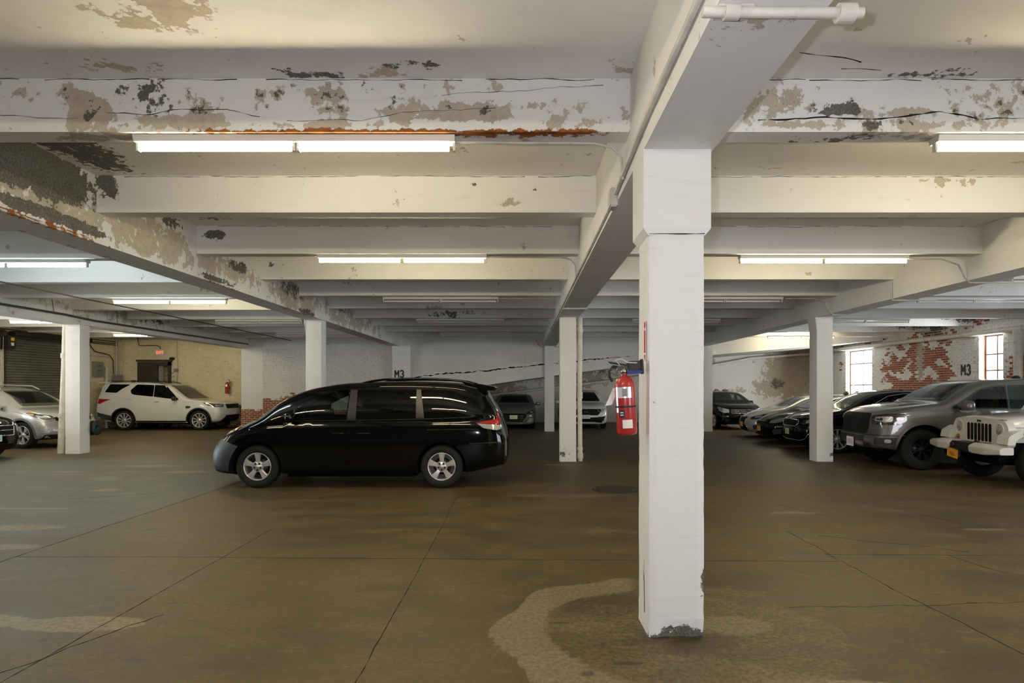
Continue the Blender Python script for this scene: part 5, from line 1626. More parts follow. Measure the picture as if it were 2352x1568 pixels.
# ------------------------------------------------------------------ white boxy SUV at the back left
S = dict(L=4.97, W=1.98, R=.385, ax=(.93, 3.85), arch=.06, tumble=.20, side=.025, rc=.10,
    top=[(0, .98), (.05, 1.05), (.15, 1.09), (.6, 1.14), (1.25, 1.19), (1.42, 1.25), (1.75, 1.47), (2.08, 1.70), (2.4, 1.81), (3.3, 1.885), (4.5, 1.88), (4.85, 1.84), (4.97, 1.78)],
    bot=[(0, .33), (.5, .27), (1, .27), (4.2, .28), (4.97, .44)],
    belt=[(0, .92), (.5, 1.04), (1.3, 1.12), (3, 1.24), (4.97, 1.32)],
    plan=[(0, .88), (.05, .92), (.15, .955), (.35, .98), (.8, 1), (4.2, 1), (4.8, .975), (4.97, .94)],
    nose=[(.3, .16), (.45, .04), (.6, 0), (.9, .03), (1.1, .08)], tail=[(.4, .06), (.6, 0), (1.1, .03), (1.5, .14), (1.85, .22)], bowf=.22, bowr=.08)
suv = Car('parked_suv', 'white boxy SUV at the back left wall, side-on with its nose to the right', 'car', None, (-11.62, 25.26), 0, S, P_WHITE)
b = suv
for sg in (1, -1):
    b.patch('lower_cladding', [(1.42, .27), (3.38, .27), (3.36, .37), (1.44, .37)], 'side', P_TRIM, sg=sg, off=.01)
    b.patch('rear_cladding', [(4.28, .36), (4.95, .46), (4.95, .72), (4.75, .66), (4.3, .56)], 'side', P_TRIM, sg=sg, off=.01)
    for ax in (.93, 3.85):
        ring = [(ax + .445 * math.cos(t), .385 + .445 * math.sin(t)) for t in np.linspace(-.12, PI + .12, 22)] + [(ax + .49 * math.cos(t), .385 + .49 * math.sin(t)) for t in np.linspace(PI + .12, -.12, 22)]
        b.patch('wheel_arch_trim', ring, 'side', P_TRIM, sg=sg, off=.012)
    d1 = b.patch('door', [(1.42, .40), (2.68, .40), (2.68, 1.27), (1.62, 1.13), (1.43, 1.10)], 'side', P_WHITE, sg=sg, rnd=.04)
    d2 = b.patch('door', [(2.70, .40), (3.40, .40), (3.50, .75), (3.80, .95), (3.82, 1.32), (2.70, 1.27)], 'side', P_WHITE, sg=sg, rnd=.04)
    b.patch('window', [(1.70, 1.18), (2.24, 1.735), (2.68, 1.755), (2.68, 1.30)], 'side', P_GLASS, sg=sg, off=.007, parent=d1, rnd=.02)
    b.patch('window', [(2.70, 1.30), (2.70, 1.755), (3.37, 1.775), (3.60, 1.55), (3.56, 1.42), (3.42, 1.37)], 'side', P_GLASS, sg=sg, off=.007, parent=d2, rnd=.05)
    b.patch('quarter_window', [(3.62, 1.775), (4.42, 1.785), (4.60, 1.47), (4.13, 1.45), (3.94, 1.60)], 'side', P_GLASS, sg=sg, off=.007, rnd=.04)
    b.handle(2.55, 1.12, P_WHITE, d1, sg, .2); b.handle(3.60, 1.20, P_WHITE, d2, sg, .2)
    b.patch('fender_vent', [(1.22, .93), (1.42, .94), (1.42, .85), (1.28, .85)], 'side', P_TRIM, sg=sg, off=.008)
    b.patch('headlight', [(.42, 1.0), (1.18, 1.075), (.98, .955), (.78, .90), (.42, .90)], 'corner', P_LAMPD, ang=60, sg=sg, off=.009, rnd=.02)
    b.patch('headlamp_lens', [(.52, .98), (.74, .99), (.72, .93), (.52, .925)], 'corner', P_LAMPC, ang=60, sg=sg, off=.013, rnd=.02)
    b.patch('turn_signal_lens', [(.88, 1.01), (1.05, 1.03), (1.02, 1.0), (.90, .985)], 'corner', P_AMBER, ang=60, sg=sg, off=.013)
    b.patch('fog_light_recess', [(.55, .45), (.55, .75), (.80, .75), (.80, .45)], 'corner', P_WHITE, ang=50, sg=sg, off=.012, rnd=.03)
    b.patch('tail_light', [(1.06, 1.20), (.52, 1.22), (.50, 1.06), (.66, 1.02), (.84, 1.12)], 'rcorner', P_TAIL, ang=60, sg=sg, off=.009)
    b.patch('reflector', [(.56, .62), (.46, .62), (.46, .68), (.56, .68)], 'rcorner', P_TAIL, ang=45, sg=sg, off=.012)
    m = MB(); m.tube([(2.5, sg * .66, 1.82), (2.7, sg * .66, 1.875), (3.4, sg * .66, 1.91), (4.5, sg * .66, 1.90)], .016, 8); m.build('roof_rail', P_TRIM, b.root)
b.patch('windshield', [(-.76, 1.22), (-.62, 1.74), (.62, 1.74), (.76, 1.22)], 'front', P_GLASS, off=.007, rnd=.05)
b.patch('grille', [(-.5, .83), (-.55, 1.0), (.55, 1.0), (.5, .83)], 'front', P_GRILLE, off=.012, rnd=.02)
b.patch('lower_intake', [(-.75, .33), (-.55, .58), (.55, .58), (.75, .33)], 'front', P_GRILLE, off=.012, rnd=.03)
b.patch('rear_window', [(-.7, 1.35), (-.6, 1.74), (.6, 1.74), (.7, 1.35)], 'rear', P_GLASS, off=.006, rnd=.05)
b.plate(0, 0, .70, P_PLATEW, 'a')
m = MB(); m.prism([(4.5, 1.875), (5.0, 1.86), (5.05, 1.83), (4.6, 1.82)], (-.7, .7), Matrix.Rotation(PI / 2, 4, 'X')); m.build('rear_spoiler', P_WHITE, b.root)
m = MB(); m.bbox(3.95, 4.15, -.03, .03, 1.88, 1.95, .02); m.build('roof_antenna', P_TRIM, b.root)
b.mirror(1.82, 1.17, P_TRIM, (.14, .20, .17))
b.wheels(TEN, .235, .74, P_RIM)

# ------------------------------------------------------------------ generic helper for the smaller cars
def glasshouse(b, doors, panes, quarter, ws, rw=None, tint=P_GLASS, trim=None):
    for sg in (1, -1):
        ds = []
        for poly in doors: ds.append(b.patch('door', poly, 'side', b.mat, sg=sg, rnd=.04))
        for k, poly in enumerate(panes): b.patch('window', poly, 'side', tint, sg=sg, off=.007, parent=ds[min(k, len(ds) - 1)], rnd=.025)
        for poly in quarter: b.patch('quarter_window', poly, 'side', P_GLASS, sg=sg, off=.007, rnd=.02)
        for k, d in enumerate(ds):
            xm = max(p[0] for p in doors[k]) - .16
            b.handle(xm, b.belt(xm) - .12, b.mat, d, sg, .18)
        if trim: b.strip('window_moulding', trim, 'side', P_CHROME, r=.011, sg=sg, off=.006)
    b.patch('windshield', ws, 'front', tint, off=.007, rnd=.05)
    if rw: b.patch('rear_window', rw, 'rear', P_GLASS, off=.006, rnd=.05)

# silver compact SUV, far left
S = dict(L=4.57, W=1.84, R=.36, ax=(.90, 3.56), arch=.05, tumble=.36, side=.03, rc=.12,
    top=[(0, .84), (.05, .90), (.2, .97), (.6, 1.05), (1.0, 1.10), (1.15, 1.16), (1.6, 1.42), (2.05, 1.60), (2.6, 1.68), (3.5, 1.66), (4.2, 1.58), (4.45, 1.5), (4.57, 1.4)],
    bot=[(0, .27), (.5, .22), (4, .24), (4.57, .38)], belt=[(0, .78), (.5, .92), (1.2, 1.02), (3, 1.09), (4.57, 1.16)],
    plan=[(0, .86), (.05, .90), (.15, .94), (.4, .985), (.8, 1), (3.9, 1), (4.4, .96), (4.57, .9)],
    nose=[(.25, .08), (.45, 0), (.62, .03), (.8, .10), (1.0, .18)], tail=[(.4, .04), (.6, 0), (1.0, .06), (1.3, .2), (1.6, .38)], bowf=.30, bowr=.1)
S['hollow'] = (1.25, 4.3, .76); S['openings'] = [([(-.58, 1.22), (-.48, 1.53), (.48, 1.53), (.58, 1.22)], (.5, 2.2)), ([(1.62, 1.10), (2.05, 1.42), (2.35, 1.50), (2.42, 1.12)], 'side')]
npos = place_by(-13.55, 17.05, -11, .90, .80)
b = Car('parked_suv', 'silver compact SUV in front of the roller shutter at far left', 'car', None, npos, -11, S, P_SILVER)
glasshouse(b, [[(1.32, .34), (2.48, .34), (2.48, 1.07), (1.33, 1.03)], [(2.50, .34), (3.1, .34), (3.25, .7), (3.42, .85), (3.44, 1.10), (2.50, 1.07)]],
           [[(1.56, 1.08), (2.05, 1.43), (2.38, 1.53), (2.46, 1.11)], [(2.50, 1.12), (2.44, 1.54), (3.2, 1.54), (3.38, 1.16)]], [[(3.45, 1.17), (3.28, 1.53), (3.7, 1.50), (4.05, 1.30), (3.95, 1.2)]],
           [(-.66, 1.14), (-.52, 1.56), (.52, 1.56), (.66, 1.14)], [(-.6, 1.12), (-.5, 1.45), (.5, 1.45), (.6, 1.12)], P_GLASSC)
for sg in (1, -1):
    b.patch('headlight', [(.40, .80), (.50, .88), (1.02, .975), (1.10, .965), (.90, .86), (.66, .78)], 'corner', P_LAMPD, ang=60, sg=sg, off=.008, rnd=.02)
    b.patch('headlamp_lens', [(.55, .815), (.6, .87), (.86, .90), (.76, .83)], 'corner', P_LAMPC, ang=60, sg=sg, off=.012, rnd=.02)
    b.patch('turn_signal_lens', [(.90, .88), (.88, .93), (1.08, .967), (.96, .905)], 'corner', P_AMBER, ang=60, sg=sg, off=.013)
    b.patch('fog_light', [(.52, .42), (.50, .56), (.72, .56), (.80, .50), (.74, .42)], 'corner', P_LAMPC, ang=55, sg=sg, off=.01, rnd=.03)
    for ax in S['ax']:
        ring = [(ax + .41 * math.cos(t), .36 + .41 * math.sin(t)) for t in np.linspace(-.1, PI + .1, 20)] + [(ax + .465 * math.cos(t), .36 + .465 * math.sin(t)) for t in np.linspace(PI + .1, -.1, 20)]
        b.patch('wheel_arch_trim', ring, 'side', P_DGREY, sg=sg, off=.012)
    m = MB(); m.tube([(1.95, sg * .56, 1.60), (2.2, sg * .56, 1.70), (3.2, sg * .56, 1.73), (3.9, sg * .56, 1.66)], .02, 8); m.build('roof_rail', P_RIM, b.root)
b.patch('lower_bumper', [(-.8, .24), (-.8, .38), (.8, .38), (.8, .24)], 'front', P_TRIM, off=.012, rnd=.03)
b.patch('grille', [(-.55, .74), (-.55, .84), (.55, .84), (.55, .74)], 'front', P_GRILLE, off=.01)
b.mirror(1.55, 1.06, P_SILVER, (.14, .22, .16)); b.wheels(SPLIT, .22, .70); b.seats((2.0, 2.9), .80); b.wheel_steer(1.75, -.36, 1.08)

# dark car at the left edge
S = dict(L=4.6, W=1.80, R=.33, ax=(.90, 3.55), tumble=.4, side=.03, rc=.12,
    top=[(0, .78), (.04, .86), (.15, .93), (.6, 1.0), (1.15, 1.05), (1.9, 1.40), (2.5, 1.50), (3.4, 1.47), (4.2, 1.15), (4.6, 1.05)],
    bot=[(0, .22), (.5, .19), (4, .2), (4.6, .32)], belt=[(0, .74), (.5, .86), (1.2, .95), (4.6, 1.0)],
    plan=[(0, .88), (.05, .92), (.15, .95), (.4, .985), (.8, 1), (3.9, 1), (4.6, .9)],
    nose=[(.2, .06), (.4, 0), (.7, .03), (.95, .14)], tail=[(.3, .04), (.6, 0), (1.1, .08)], bowf=.28, bowr=.12)
b = Car('parked_sedan', 'black car at the left frame edge with chrome-rimmed grille and pale green plate', 'car', None, (-11.9, 14.15), -6, S, P_BLACK)
glasshouse(b, [[(1.32, .3), (2.45, .3), (2.45, .94), (1.33, .92)]], [[(1.6, .98), (2.15, 1.33), (2.4, 1.37), (2.42, 1.0)], [(2.48, 1.0), (2.48, 1.37), (3.1, 1.34), (3.3, 1.02)]], [], [(-.6, 1.05), (-.5, 1.35), (.5, 1.35), (.6, 1.05)])
b.patch('grille', [(-.50, .56), (-.55, .76), (.55, .76), (.50, .56)], 'front', P_GRILLE, off=.012, rnd=.03)
b.strip('grille_surround', [(-.50, .55), (-.56, .77), (.56, .77), (.50, .55), (-.5, .55)], 'front', P_CHROME, r=.010, off=.014)
b.strip('grille_bar', [(-.5, .67), (.5, .67)], 'front', P_CHROME, r=.007, off=.014)
b.both('headlight', [(.50, .62), (.52, .78), (.92, .86), (.90, .76), (.72, .66)], 'corner', P_LAMPC, ang=55, off=.01, rnd=.02)
b.both('fog_light', [(.56, .30), (.56, .42), (.70, .42), (.70, .30)], 'corner', P_LAMPB, ang=50, off=.01, rnd=.03)
b.plate(0, 0, .50, P_PLATEG, 'b'); b.mirror(1.55, .94, P_BLACK); b.wheels(TEN, .2, .68)

# ------------------------------------------------------------------ pickup truck
S = dict(L=5.85, W=2.02, R=.41, ax=(.98, 4.62), arch=.09, tumble=.20, side=.02, rc=.11,
    top=[(0, 1.03), (.04, 1.10), (.12, 1.16), (.3, 1.22), (.75, 1.29), (1.15, 1.335), (1.34, 1.355), (1.52, 1.46), (1.87, 1.67), (2.12, 1.775), (2.45, 1.825), (3.4, 1.85), (4.0, 1.83), (4.15, 1.78), (4.25, 1.36), (4.5, 1.34), (5.85, 1.34)],
    bot=[(0, .42), (.4, .38), (1, .40), (5, .45), (5.85, .5)], belt=[(0, .98), (.3, 1.12), (1.0, 1.18), (1.4, 1.21), (3, 1.22), (5.85, 1.24)],
    plan=[(0, .90), (.04, .93), (.12, .955), (.3, .98), (.6, 1), (5.5, 1), (5.85, .97)],
    nose=[(.38, .08), (.5, .0), (.66, .02), (.8, .06), (1.0, .07), (1.2, .14)], tail=[(.4, .0), (1.3, .0)], bowf=.24, bowr=.02)
S['hollow'] = (1.48, 4.05, .95); WSr = [(-.72, 1.44), (-.60, 1.70), (.60, 1.70), (.72, 1.44)]
S['openings'] = [(WSr, (.7, 2.6)), ([(1.64, 1.26), (2.12, 1.61), (2.37, 1.67), (2.57, 1.67), (2.57, 1.26)], 'side')]
npos = place_by(8.02, 12.62, 176, .98, -.88)
b = Car('pickup_truck', 'grey pickup truck with black grille, between the black crossover and the white off-roader', 'truck', GC, npos, 176, S, P_GREY)
glasshouse(b, [[(1.55, .50), (2.60, .50), (2.60, 1.19), (1.55, 1.19)], [(2.62, .50), (3.9, .50), (3.95, .8), (4.1, .95), (4.1, 1.19), (2.62, 1.19)]],
           [[(1.50, 1.235), (2.07, 1.62), (2.34, 1.69), (2.59, 1.70), (2.59, 1.235)], [(2.62, 1.235), (2.62, 1.70), (3.6, 1.72), (3.95, 1.66), (4.02, 1.24)]], [],
           [(-.80, 1.39), (-.64, 1.73), (.64, 1.73), (.80, 1.39)], None, P_GLASSC)
b.patch('grille', [(-.56, .70), (-.60, 1.06), (-.50, 1.12), (.50, 1.12), (.60, 1.06), (.56, .70)], 'front', P_GRILLE, off=.014, rnd=.05)
b.both('headlight', [(.58, .90), (.56, 1.08), (.98, 1.13), (1.16, 1.12), (1.18, .98), (1.05, .90)], 'corner', P_LAMPD, ang=42, off=.012, rnd=.04)
b.both('headlamp_lens', [(.66, .97), (.66, 1.05), (.98, 1.07), (.98, .96)], 'corner', P_LAMPC, ang=42, off=.016, rnd=.03)
b.both('turn_signal_lens', [(1.03, .99), (1.03, 1.05), (1.14, 1.06), (1.14, 1.0)], 'corner', P_AMBER, ang=42, off=.018, rnd=.02)
b.both('bumper_seam', [(.0, .675), (.0, .695), (1.15, .695), (1.15, .675)], 'corner', P_TRIM, ang=42, off=.006)
b.both('fog_light_recess', [(.66, .50), (.66, .63), (1.06, .65), (1.04, .54), (.96, .50)], 'corner', P_TRIM, ang=42, off=.012, rnd=.04)
b.both('fog_light', [(.86, .54), (.86, .61), (.96, .61), (.96, .54)], 'corner', P_LAMPC, ang=42, off=.02, rnd=.03)
b.both('tow_hook_recess', [(.38, .44), (.40, .52), (.56, .52), (.60, .44)], 'corner', P_TRIM, ang=42, off=.010, rnd=.03)
b.patch('lower_intake', [(-.5, .54), (-.5, .66), (.5, .66), (.5, .54)], 'front', P_TRIM, off=.012, rnd=.03)
b.patch('hood_scoop', [(.78, -.55), (1.08, -.60), (1.08, -.46), (.78, -.43)], 'top', P_TRIM, off=.006, rnd=.02)
b.patch('hood_scoop', [(.78, .55), (1.08, .60), (1.08, .46), (.78, .43)], 'top', P_TRIM, off=.006, rnd=.02)
b.plate(0, 0, .50, P_PLATEW, 'c', h=.2, w=.32)
b.mirror(1.68, 1.21, P_GREY, (.17, .26, .22), cap=P_CHROME, out=.16)
for sg in (1, -1):
    ring = [(.98 + .505 * math.cos(t), .41 + .505 * math.sin(t)) for t in np.linspace(0, PI, 22)] + [(.98 + .56 * math.cos(t), .41 + .545 * math.sin(t)) for t in np.linspace(PI, 0, 22)]
    b.patch('wheel_arch_lip', ring, 'side', P_GREY, sg=sg, off=.02)
b.wheels(MESH7, .28, .58, P_RIMD); b.seats((2.1, 3.0), .95); b.wheel_steer(1.85, -.4, 1.22)
m = MB(); m.lathe([(0, .06), (.05, .05), (.09, .0)], Matrix.Translation((3.4, 0, 1.85)), 12); m.build('roof_antenna', P_TRIM, b.root)

# ------------------------------------------------------------------ black crossover behind the chipped column
S = dict(L=4.85, W=1.88, R=.35, ax=(.92, 3.75), arch=.04, tumble=.42, side=.03, rc=.12,
    top=[(0, .82), (.04, .88), (.15, .94), (.5, 1.02), (1.05, 1.09), (1.2, 1.14), (1.7, 1.42), (2.1, 1.55), (2.7, 1.60), (3.6, 1.57), (4.3, 1.45), (4.6, 1.25), (4.85, 1.12)],
    bot=[(0, .22), (.5, .19), (4, .2), (4.85, .34)], belt=[(0, .76), (.5, .90), (1.2, 1.0), (3, 1.06), (4.85, 1.08)],
    plan=[(0, .87), (.05, .91), (.15, .95), (.4, .985), (.8, 1), (4, 1), (4.6, .95), (4.85, .9)],
    nose=[(.2, .10), (.35, .02), (.5, 0), (.7, .03), (.9, .12)], tail=[(.3, .04), (.6, 0), (1.0, .08), (1.4, .3)], bowf=.30, bowr=.1)
S['hollow'] = (1.3, 4.4, .74); S['openings'] = [([(-.60, 1.20), (-.50, 1.46), (.50, 1.46), (.60, 1.20)], (.5, 2.4)), ([(1.75, 1.10), (2.15, 1.38), (2.5, 1.44), (2.6, 1.10)], 'side')]
npos = place_by(7.95, 15.85, 177, .92, -.82)
b = Car('parked_crossover', 'black crossover with chrome window line, half hidden by the chipped column', 'car', GC, npos, 177, S, P_BLACK)
glasshouse(b, [[(1.36, .32), (2.62, .32), (2.62, 1.05), (1.38, 1.0)], [(2.64, .32), (3.25, .32), (3.42, .65), (3.6, .8), (3.62, 1.07), (2.64, 1.05)]],
           [[(1.68, 1.07), (2.15, 1.39), (2.50, 1.465), (2.62, 1.465), (2.62, 1.09)], [(2.66, 1.09), (2.66, 1.465), (3.2, 1.45), (3.55, 1.36), (3.66, 1.12)]], [[(3.72, 1.12), (3.62, 1.34), (4.1, 1.22), (4.15, 1.14)]],
           [(-.68, 1.12), (-.54, 1.48), (.54, 1.48), (.68, 1.12)], None, P_GLASSC, trim=[(1.6, 1.05), (1.9, 1.27), (2.2, 1.43), (2.6, 1.49), (3.2, 1.475), (3.7, 1.39), (4.2, 1.2)])
b.patch('grille', [(-.42, .66), (-.48, .79), (.48, .79), (.42, .66)], 'front', P_GRILLE, off=.012, rnd=.03)
b.strip('grille_surround', [(-.43, .65), (-.52, .73), (-.48, .80), (0, .82), (.48, .80), (.52, .73), (.43, .65), (0, .64), (-.43, .65)], 'front', P_CHROME, r=.012, off=.014)
b.both('headlight', [(.52, .70), (.52, .82), (1.0, .90), (1.12, .89), (.95, .78)], 'corner', P_LAMPD, ang=50, off=.01, rnd=.03)
b.both('headlamp_lens', [(.62, .74), (.62, .81), (.86, .84), (.84, .77)], 'corner', P_LAMPC, ang=50, off=.013, rnd=.02)
for sg in (1, -1): b.strip('lower_chrome', [(0, .30), (.45, .30), (.60, .34), (.72, .50), (.80, .52)], 'corner', P_CHROME, r=.010, sg=sg, off=.012, ang=50)
b.plate(0, 0, .50, P_PLATEL, 'd', w=.28); b.mirror(1.72, 1.03, P_BLACK); b.wheels(TEN, .22, .74, P_RIM); b.seats((2.1, 3.0), .78); b.wheel_steer(1.85, -.36, 1.05)

# ------------------------------------------------------------------ two saloons further along the wall, and one more behind
def saloon(name, label, nose, heading, mat, H=1.44, plate=P_PLATEO, ptxt='', wedge=0, lamp='clear', group=GC, rim=SPLIT, grille='wide'):
    k = H / 1.44
    S = dict(L=4.65, W=1.80, R=.33, ax=(.93, 3.68), tumble=.45, side=.03, rc=.12,
        top=[(0, .66), (.03, .72), (.12, .79), (.5, .90), (1.1, .99), (1.3, 1.06), (1.8, 1.30 * k), (2.3, 1.42 * k), (2.8, 1.44 * k), (3.4, 1.36 * k), (3.95, 1.13), (4.4, 1.10), (4.65, 1.02)],
        bot=[(0, .20), (.5, .17), (4, .18), (4.65, .30)], belt=[(0, .62), (.5, .80), (1.2, .91), (3, .96), (4.65, .99)],
        plan=[(0, .84), (.05, .89), (.15, .94), (.4, .98), (.8, 1), (4, 1), (4.65, .88)],
        nose=[(.2, .10), (.32, .02), (.5, 0), (.65, .06), (.8, .16)], tail=[(.3, .04), (.6, 0), (1.0, .06)], bowf=.42, bowr=.14)
    if lamp == 'clear':
        S['hollow'] = (1.45, 3.9, .68); S['openings'] = [([(-.56, 1.08), (-.46, 1.28 * k), (.46, 1.28 * k), (.56, 1.08)], (.6, 2.4)), ([(1.85, .99), (2.2, 1.2 * k), (2.55, 1.26 * k), (2.62, .99)], 'side')]
    b = Car(name, label, 'car', group, nose, heading, S, mat)
    tint = P_GLASSC if lamp == 'clear' else P_GLASS
    glasshouse(b, [[(1.4, .28), (2.62, .28), (2.62, .95), (1.42, .90)], [(2.64, .28), (3.2, .28), (3.35, .6), (3.5, .7), (3.52, .96), (2.64, .95)]],
               [[(1.78, .965), (2.2, 1.215 * k), (2.55, 1.30 * k), (2.63, .98)], [(2.67, .98), (2.62, 1.30 * k), (3.1, 1.26 * k), (3.5, 1.02)]], [],
               [(-.64, 1.05), (-.50, 1.32 * k), (.50, 1.32 * k), (.64, 1.05)], [(-.55, 1.14), (-.45, 1.3 * k), (.45, 1.3 * k), (.55, 1.14)], tint)
    b.both('headlight', [(.42, .61), (.46, .69), (.92, .80), (1.10, .805), (.94, .70), (.64, .62)], 'corner', P_LAMPC if lamp == 'big' else P_LAMPD, ang=52, off=.01, rnd=.02)
    b.both('headlamp_lens', [(.56, .65), (.58, .70), (.82, .75), (.78, .68)], 'corner', P_LAMPC, ang=52, off=.014, rnd=.02)
    b.both('turn_signal_lens', [(.90, .73), (.92, .785), (1.07, .80), (.98, .73)], 'corner', P_AMBER, ang=52, off=.016)
    if grille == 'spindle':
        b.patch('grille', [(-.30, .22), (-.42, .34), (-.26, .48), (-.36, .66), (.36, .66), (.26, .48), (.42, .34), (.30, .22)], 'front', P_GRILLE, off=.014)
        b.strip('grille_surround', [(-.30, .21), (-.44, .34), (-.28, .48), (-.38, .68), (.38, .68), (.28, .48), (.44, .34), (.30, .21), (-.3, .21)], 'front', P_CHROME, r=.012, off=.016)
    else:
        b.patch('grille', [(-.36, .55), (-.42, .65), (.42, .65), (.36, .55)], 'front', P_GRILLE, off=.012, rnd=.02)
        b.strip('grille_bar', [(-.42, .655), (.42, .655)], 'front', P_CHROME, r=.008, off=.014)
        b.patch('lower_intake', [(-.45, .24), (-.5, .36), (.5, .36), (.45, .24)], 'front', P_GRILLE, off=.012, rnd=.03)
    b.both('fog_light_recess', [(.56, .28), (.54, .42), (.80, .46), (.80, .32)], 'corner', P_TRIM, ang=50, off=.01, rnd=.03)
    if ptxt: b.plate(0, 0, .43, plate, ptxt)
    b.mirror(1.72, .93, mat, (.13, .2, .14)); b.wheels(rim, .2, .70)
    if lamp == 'clear': b.seats((2.1, 3.0), .70); b.wheel_steer(1.9, -.36, .98)
    return b
saloon('parked_sedan', 'black sedan with orange plate, between the silver sedan and the black crossover', (7.16, 18.95), 177, P_BLACK, 1.42, P_PLATEO, 'e', lamp='big')
saloon('parked_sedan', 'silver sedan with spindle grille and warm highlight along its bonnet edge', (7.42, 21.2), 177, P_SILVER, 1.44, P_PLATEO, 'f', lamp='clear', grille='spindle')
saloon('parked_sedan', 'pale sedan mostly hidden behind the silver sedan, only its windscreen showing', (8.85, 23.4), 178, P_SILVER, 1.42, P_PLATEW, '', lamp='dark')

# ------------------------------------------------------------------ cars facing the camera under the ramp
def compact_suv(name, label, nose, heading, mat, H, style, plate, ptxt, hollow=True, group='cars parked under the ramp'):
    k = H / 1.58
    S = dict(L=4.5, W=1.82, R=.34, ax=(.90, 3.52), tumble=.34, side=.03, rc=.12,
        top=[(0, .80), (.04, .86), (.15, .92), (.6, 1.0), (1.0, 1.05), (1.15, 1.11), (1.6, 1.38 * k), (2.05, 1.53 * k), (2.6, 1.58 * k), (3.5, 1.56 * k), (4.2, 1.42 * k), (4.5, 1.2)],
        bot=[(0, .22), (.5, .20), (4, .22), (4.5, .34)], belt=[(0, .76), (.5, .88), (1.2, .98), (3, 1.04), (4.5, 1.08)],
        plan=[(0, .88), (.05, .92), (.15, .95), (.4, .985), (.8, 1), (3.9, 1), (4.5, .93)],
        nose=[(.22, .08), (.42, 0), (.62, .02), (.8, .08), (1.0, .18)], tail=[(.4, .04), (.6, 0), (1.3, .2)], bowf=.24, bowr=.1)
    if hollow:
        S['hollow'] = (1.25, 4.2, .74); S['openings'] = [([(-.60, 1.16), (-.48, 1.44 * k), (.48, 1.44 * k), (.60, 1.16)], (.5, 2.2)), ([(1.62, 1.06), (2.05, 1.33 * k), (2.35, 1.42 * k), (2.42, 1.08)], 'side'), ([(2.55, 1.1), (2.5, 1.42 * k), (3.1, 1.42 * k), (3.3, 1.12)], 'side'), ([(-.5, 1.12), (-.45, 1.36 * k), (.45, 1.36 * k), (.5, 1.12)], (3.9, 5))]
    b = Car(name, label, 'car', group, nose, heading, S, mat)
    tint = P_GLASSC if hollow else P_GLASS
    glasshouse(b, [[(1.32, .32), (2.46, .32), (2.46, 1.03), (1.33, .99)], [(2.48, .32), (3.1, .32), (3.25, .68), (3.4, .8), (3.42, 1.05), (2.48, 1.03)]],
               [[(1.56, 1.04), (2.05, 1.345 * k), (2.38, 1.44 * k), (2.45, 1.06)], [(2.49, 1.06), (2.44, 1.45 * k), (3.2, 1.44 * k), (3.4, 1.10)]], [[(3.46, 1.10), (3.3, 1.42 * k), (3.8, 1.34 * k), (3.9, 1.12)]],
               [(-.68, 1.09), (-.53, 1.47 * k), (.53, 1.47 * k), (.68, 1.09)], [(-.6, 1.08), (-.5, 1.38 * k), (.5, 1.38 * k), (.6, 1.08)], tint)
    if style == 'bars':
        b.patch('grille', [(-.5, .60), (-.55, .80), (.55, .80), (.5, .60)], 'front', P_GRILLE, off=.012, rnd=.03)
        for z in (.64, .70, .77): b.strip('grille_bar', [(-.5, z), (.5, z)], 'front', P_CHROME, r=.012, off=.014)
        b.both('headlight', [(.48, .68), (.52, .80), (.96, .90), (1.02, .88), (.90, .74), (.66, .66)], 'corner', P_LAMPC, ang=40, off=.01, rnd=.03)
    else:
        b.patch('grille', [(-.46, .56), (-.62, .72), (-.60, .80), (.60, .80), (.62, .72), (.46, .56)], 'front', P_GRILLE, off=.012, rnd=.03)
        b.strip('badge', [(-.06, .65), (-.045, .72)], 'front', P_CHROME, r=.009, off=.016); b.strip('badge', [(.06, .65), (.045, .72)], 'front', P_CHROME, r=.009, off=.016); b.strip('badge', [(-.05, .685), (.05, .685)], 'front', P_CHROME, r=.008, off=.016)
        b.both('headlight', [(.44, .70), (.40, .76), (.90, .86), (1.0, .86), (.96, .74), (.62, .66)], 'corner', P_LAMPC, ang=35, off=.013, rnd=.03)
        b.patch('lower_intake', [(-.62, .26), (-.78, .52), (-.4, .48), (.4, .48), (.78, .52), (.62, .26), (.3, .30), (-.3, .30)], 'front', P_GRILLE, off=.012)
    b.both('fog_light', [(.52, .34), (.52, .42), (.66, .42), (.66, .34)], 'corner', P_LAMPD, ang=35, off=.012, rnd=.03)
    b.plate(0, 0, .50, plate, ptxt)
    b.mirror(1.55, 1.0, mat, (.14, .22, .14)); b.wheels(SPLIT, .2, .68)
    if hollow: b.seats((2.0, 2.9), .76); b.wheel_steer(1.75, -.36, 1.04)
    return b
compact_suv('parked_suv', 'black compact SUV with chrome grille bars, in front of the blotched plaster wall', (8.62, 24.35), -84, P_BLACK, 1.52, 'bars', P_PLATEW, 'g')
compact_suv('parked_suv', 'white compact SUV facing out under the ramp, right of the slim column', (2.52, 24.75), -90, P_WHITE, 1.56, 'wing', P_PLATEW, 'h', hollow=False)

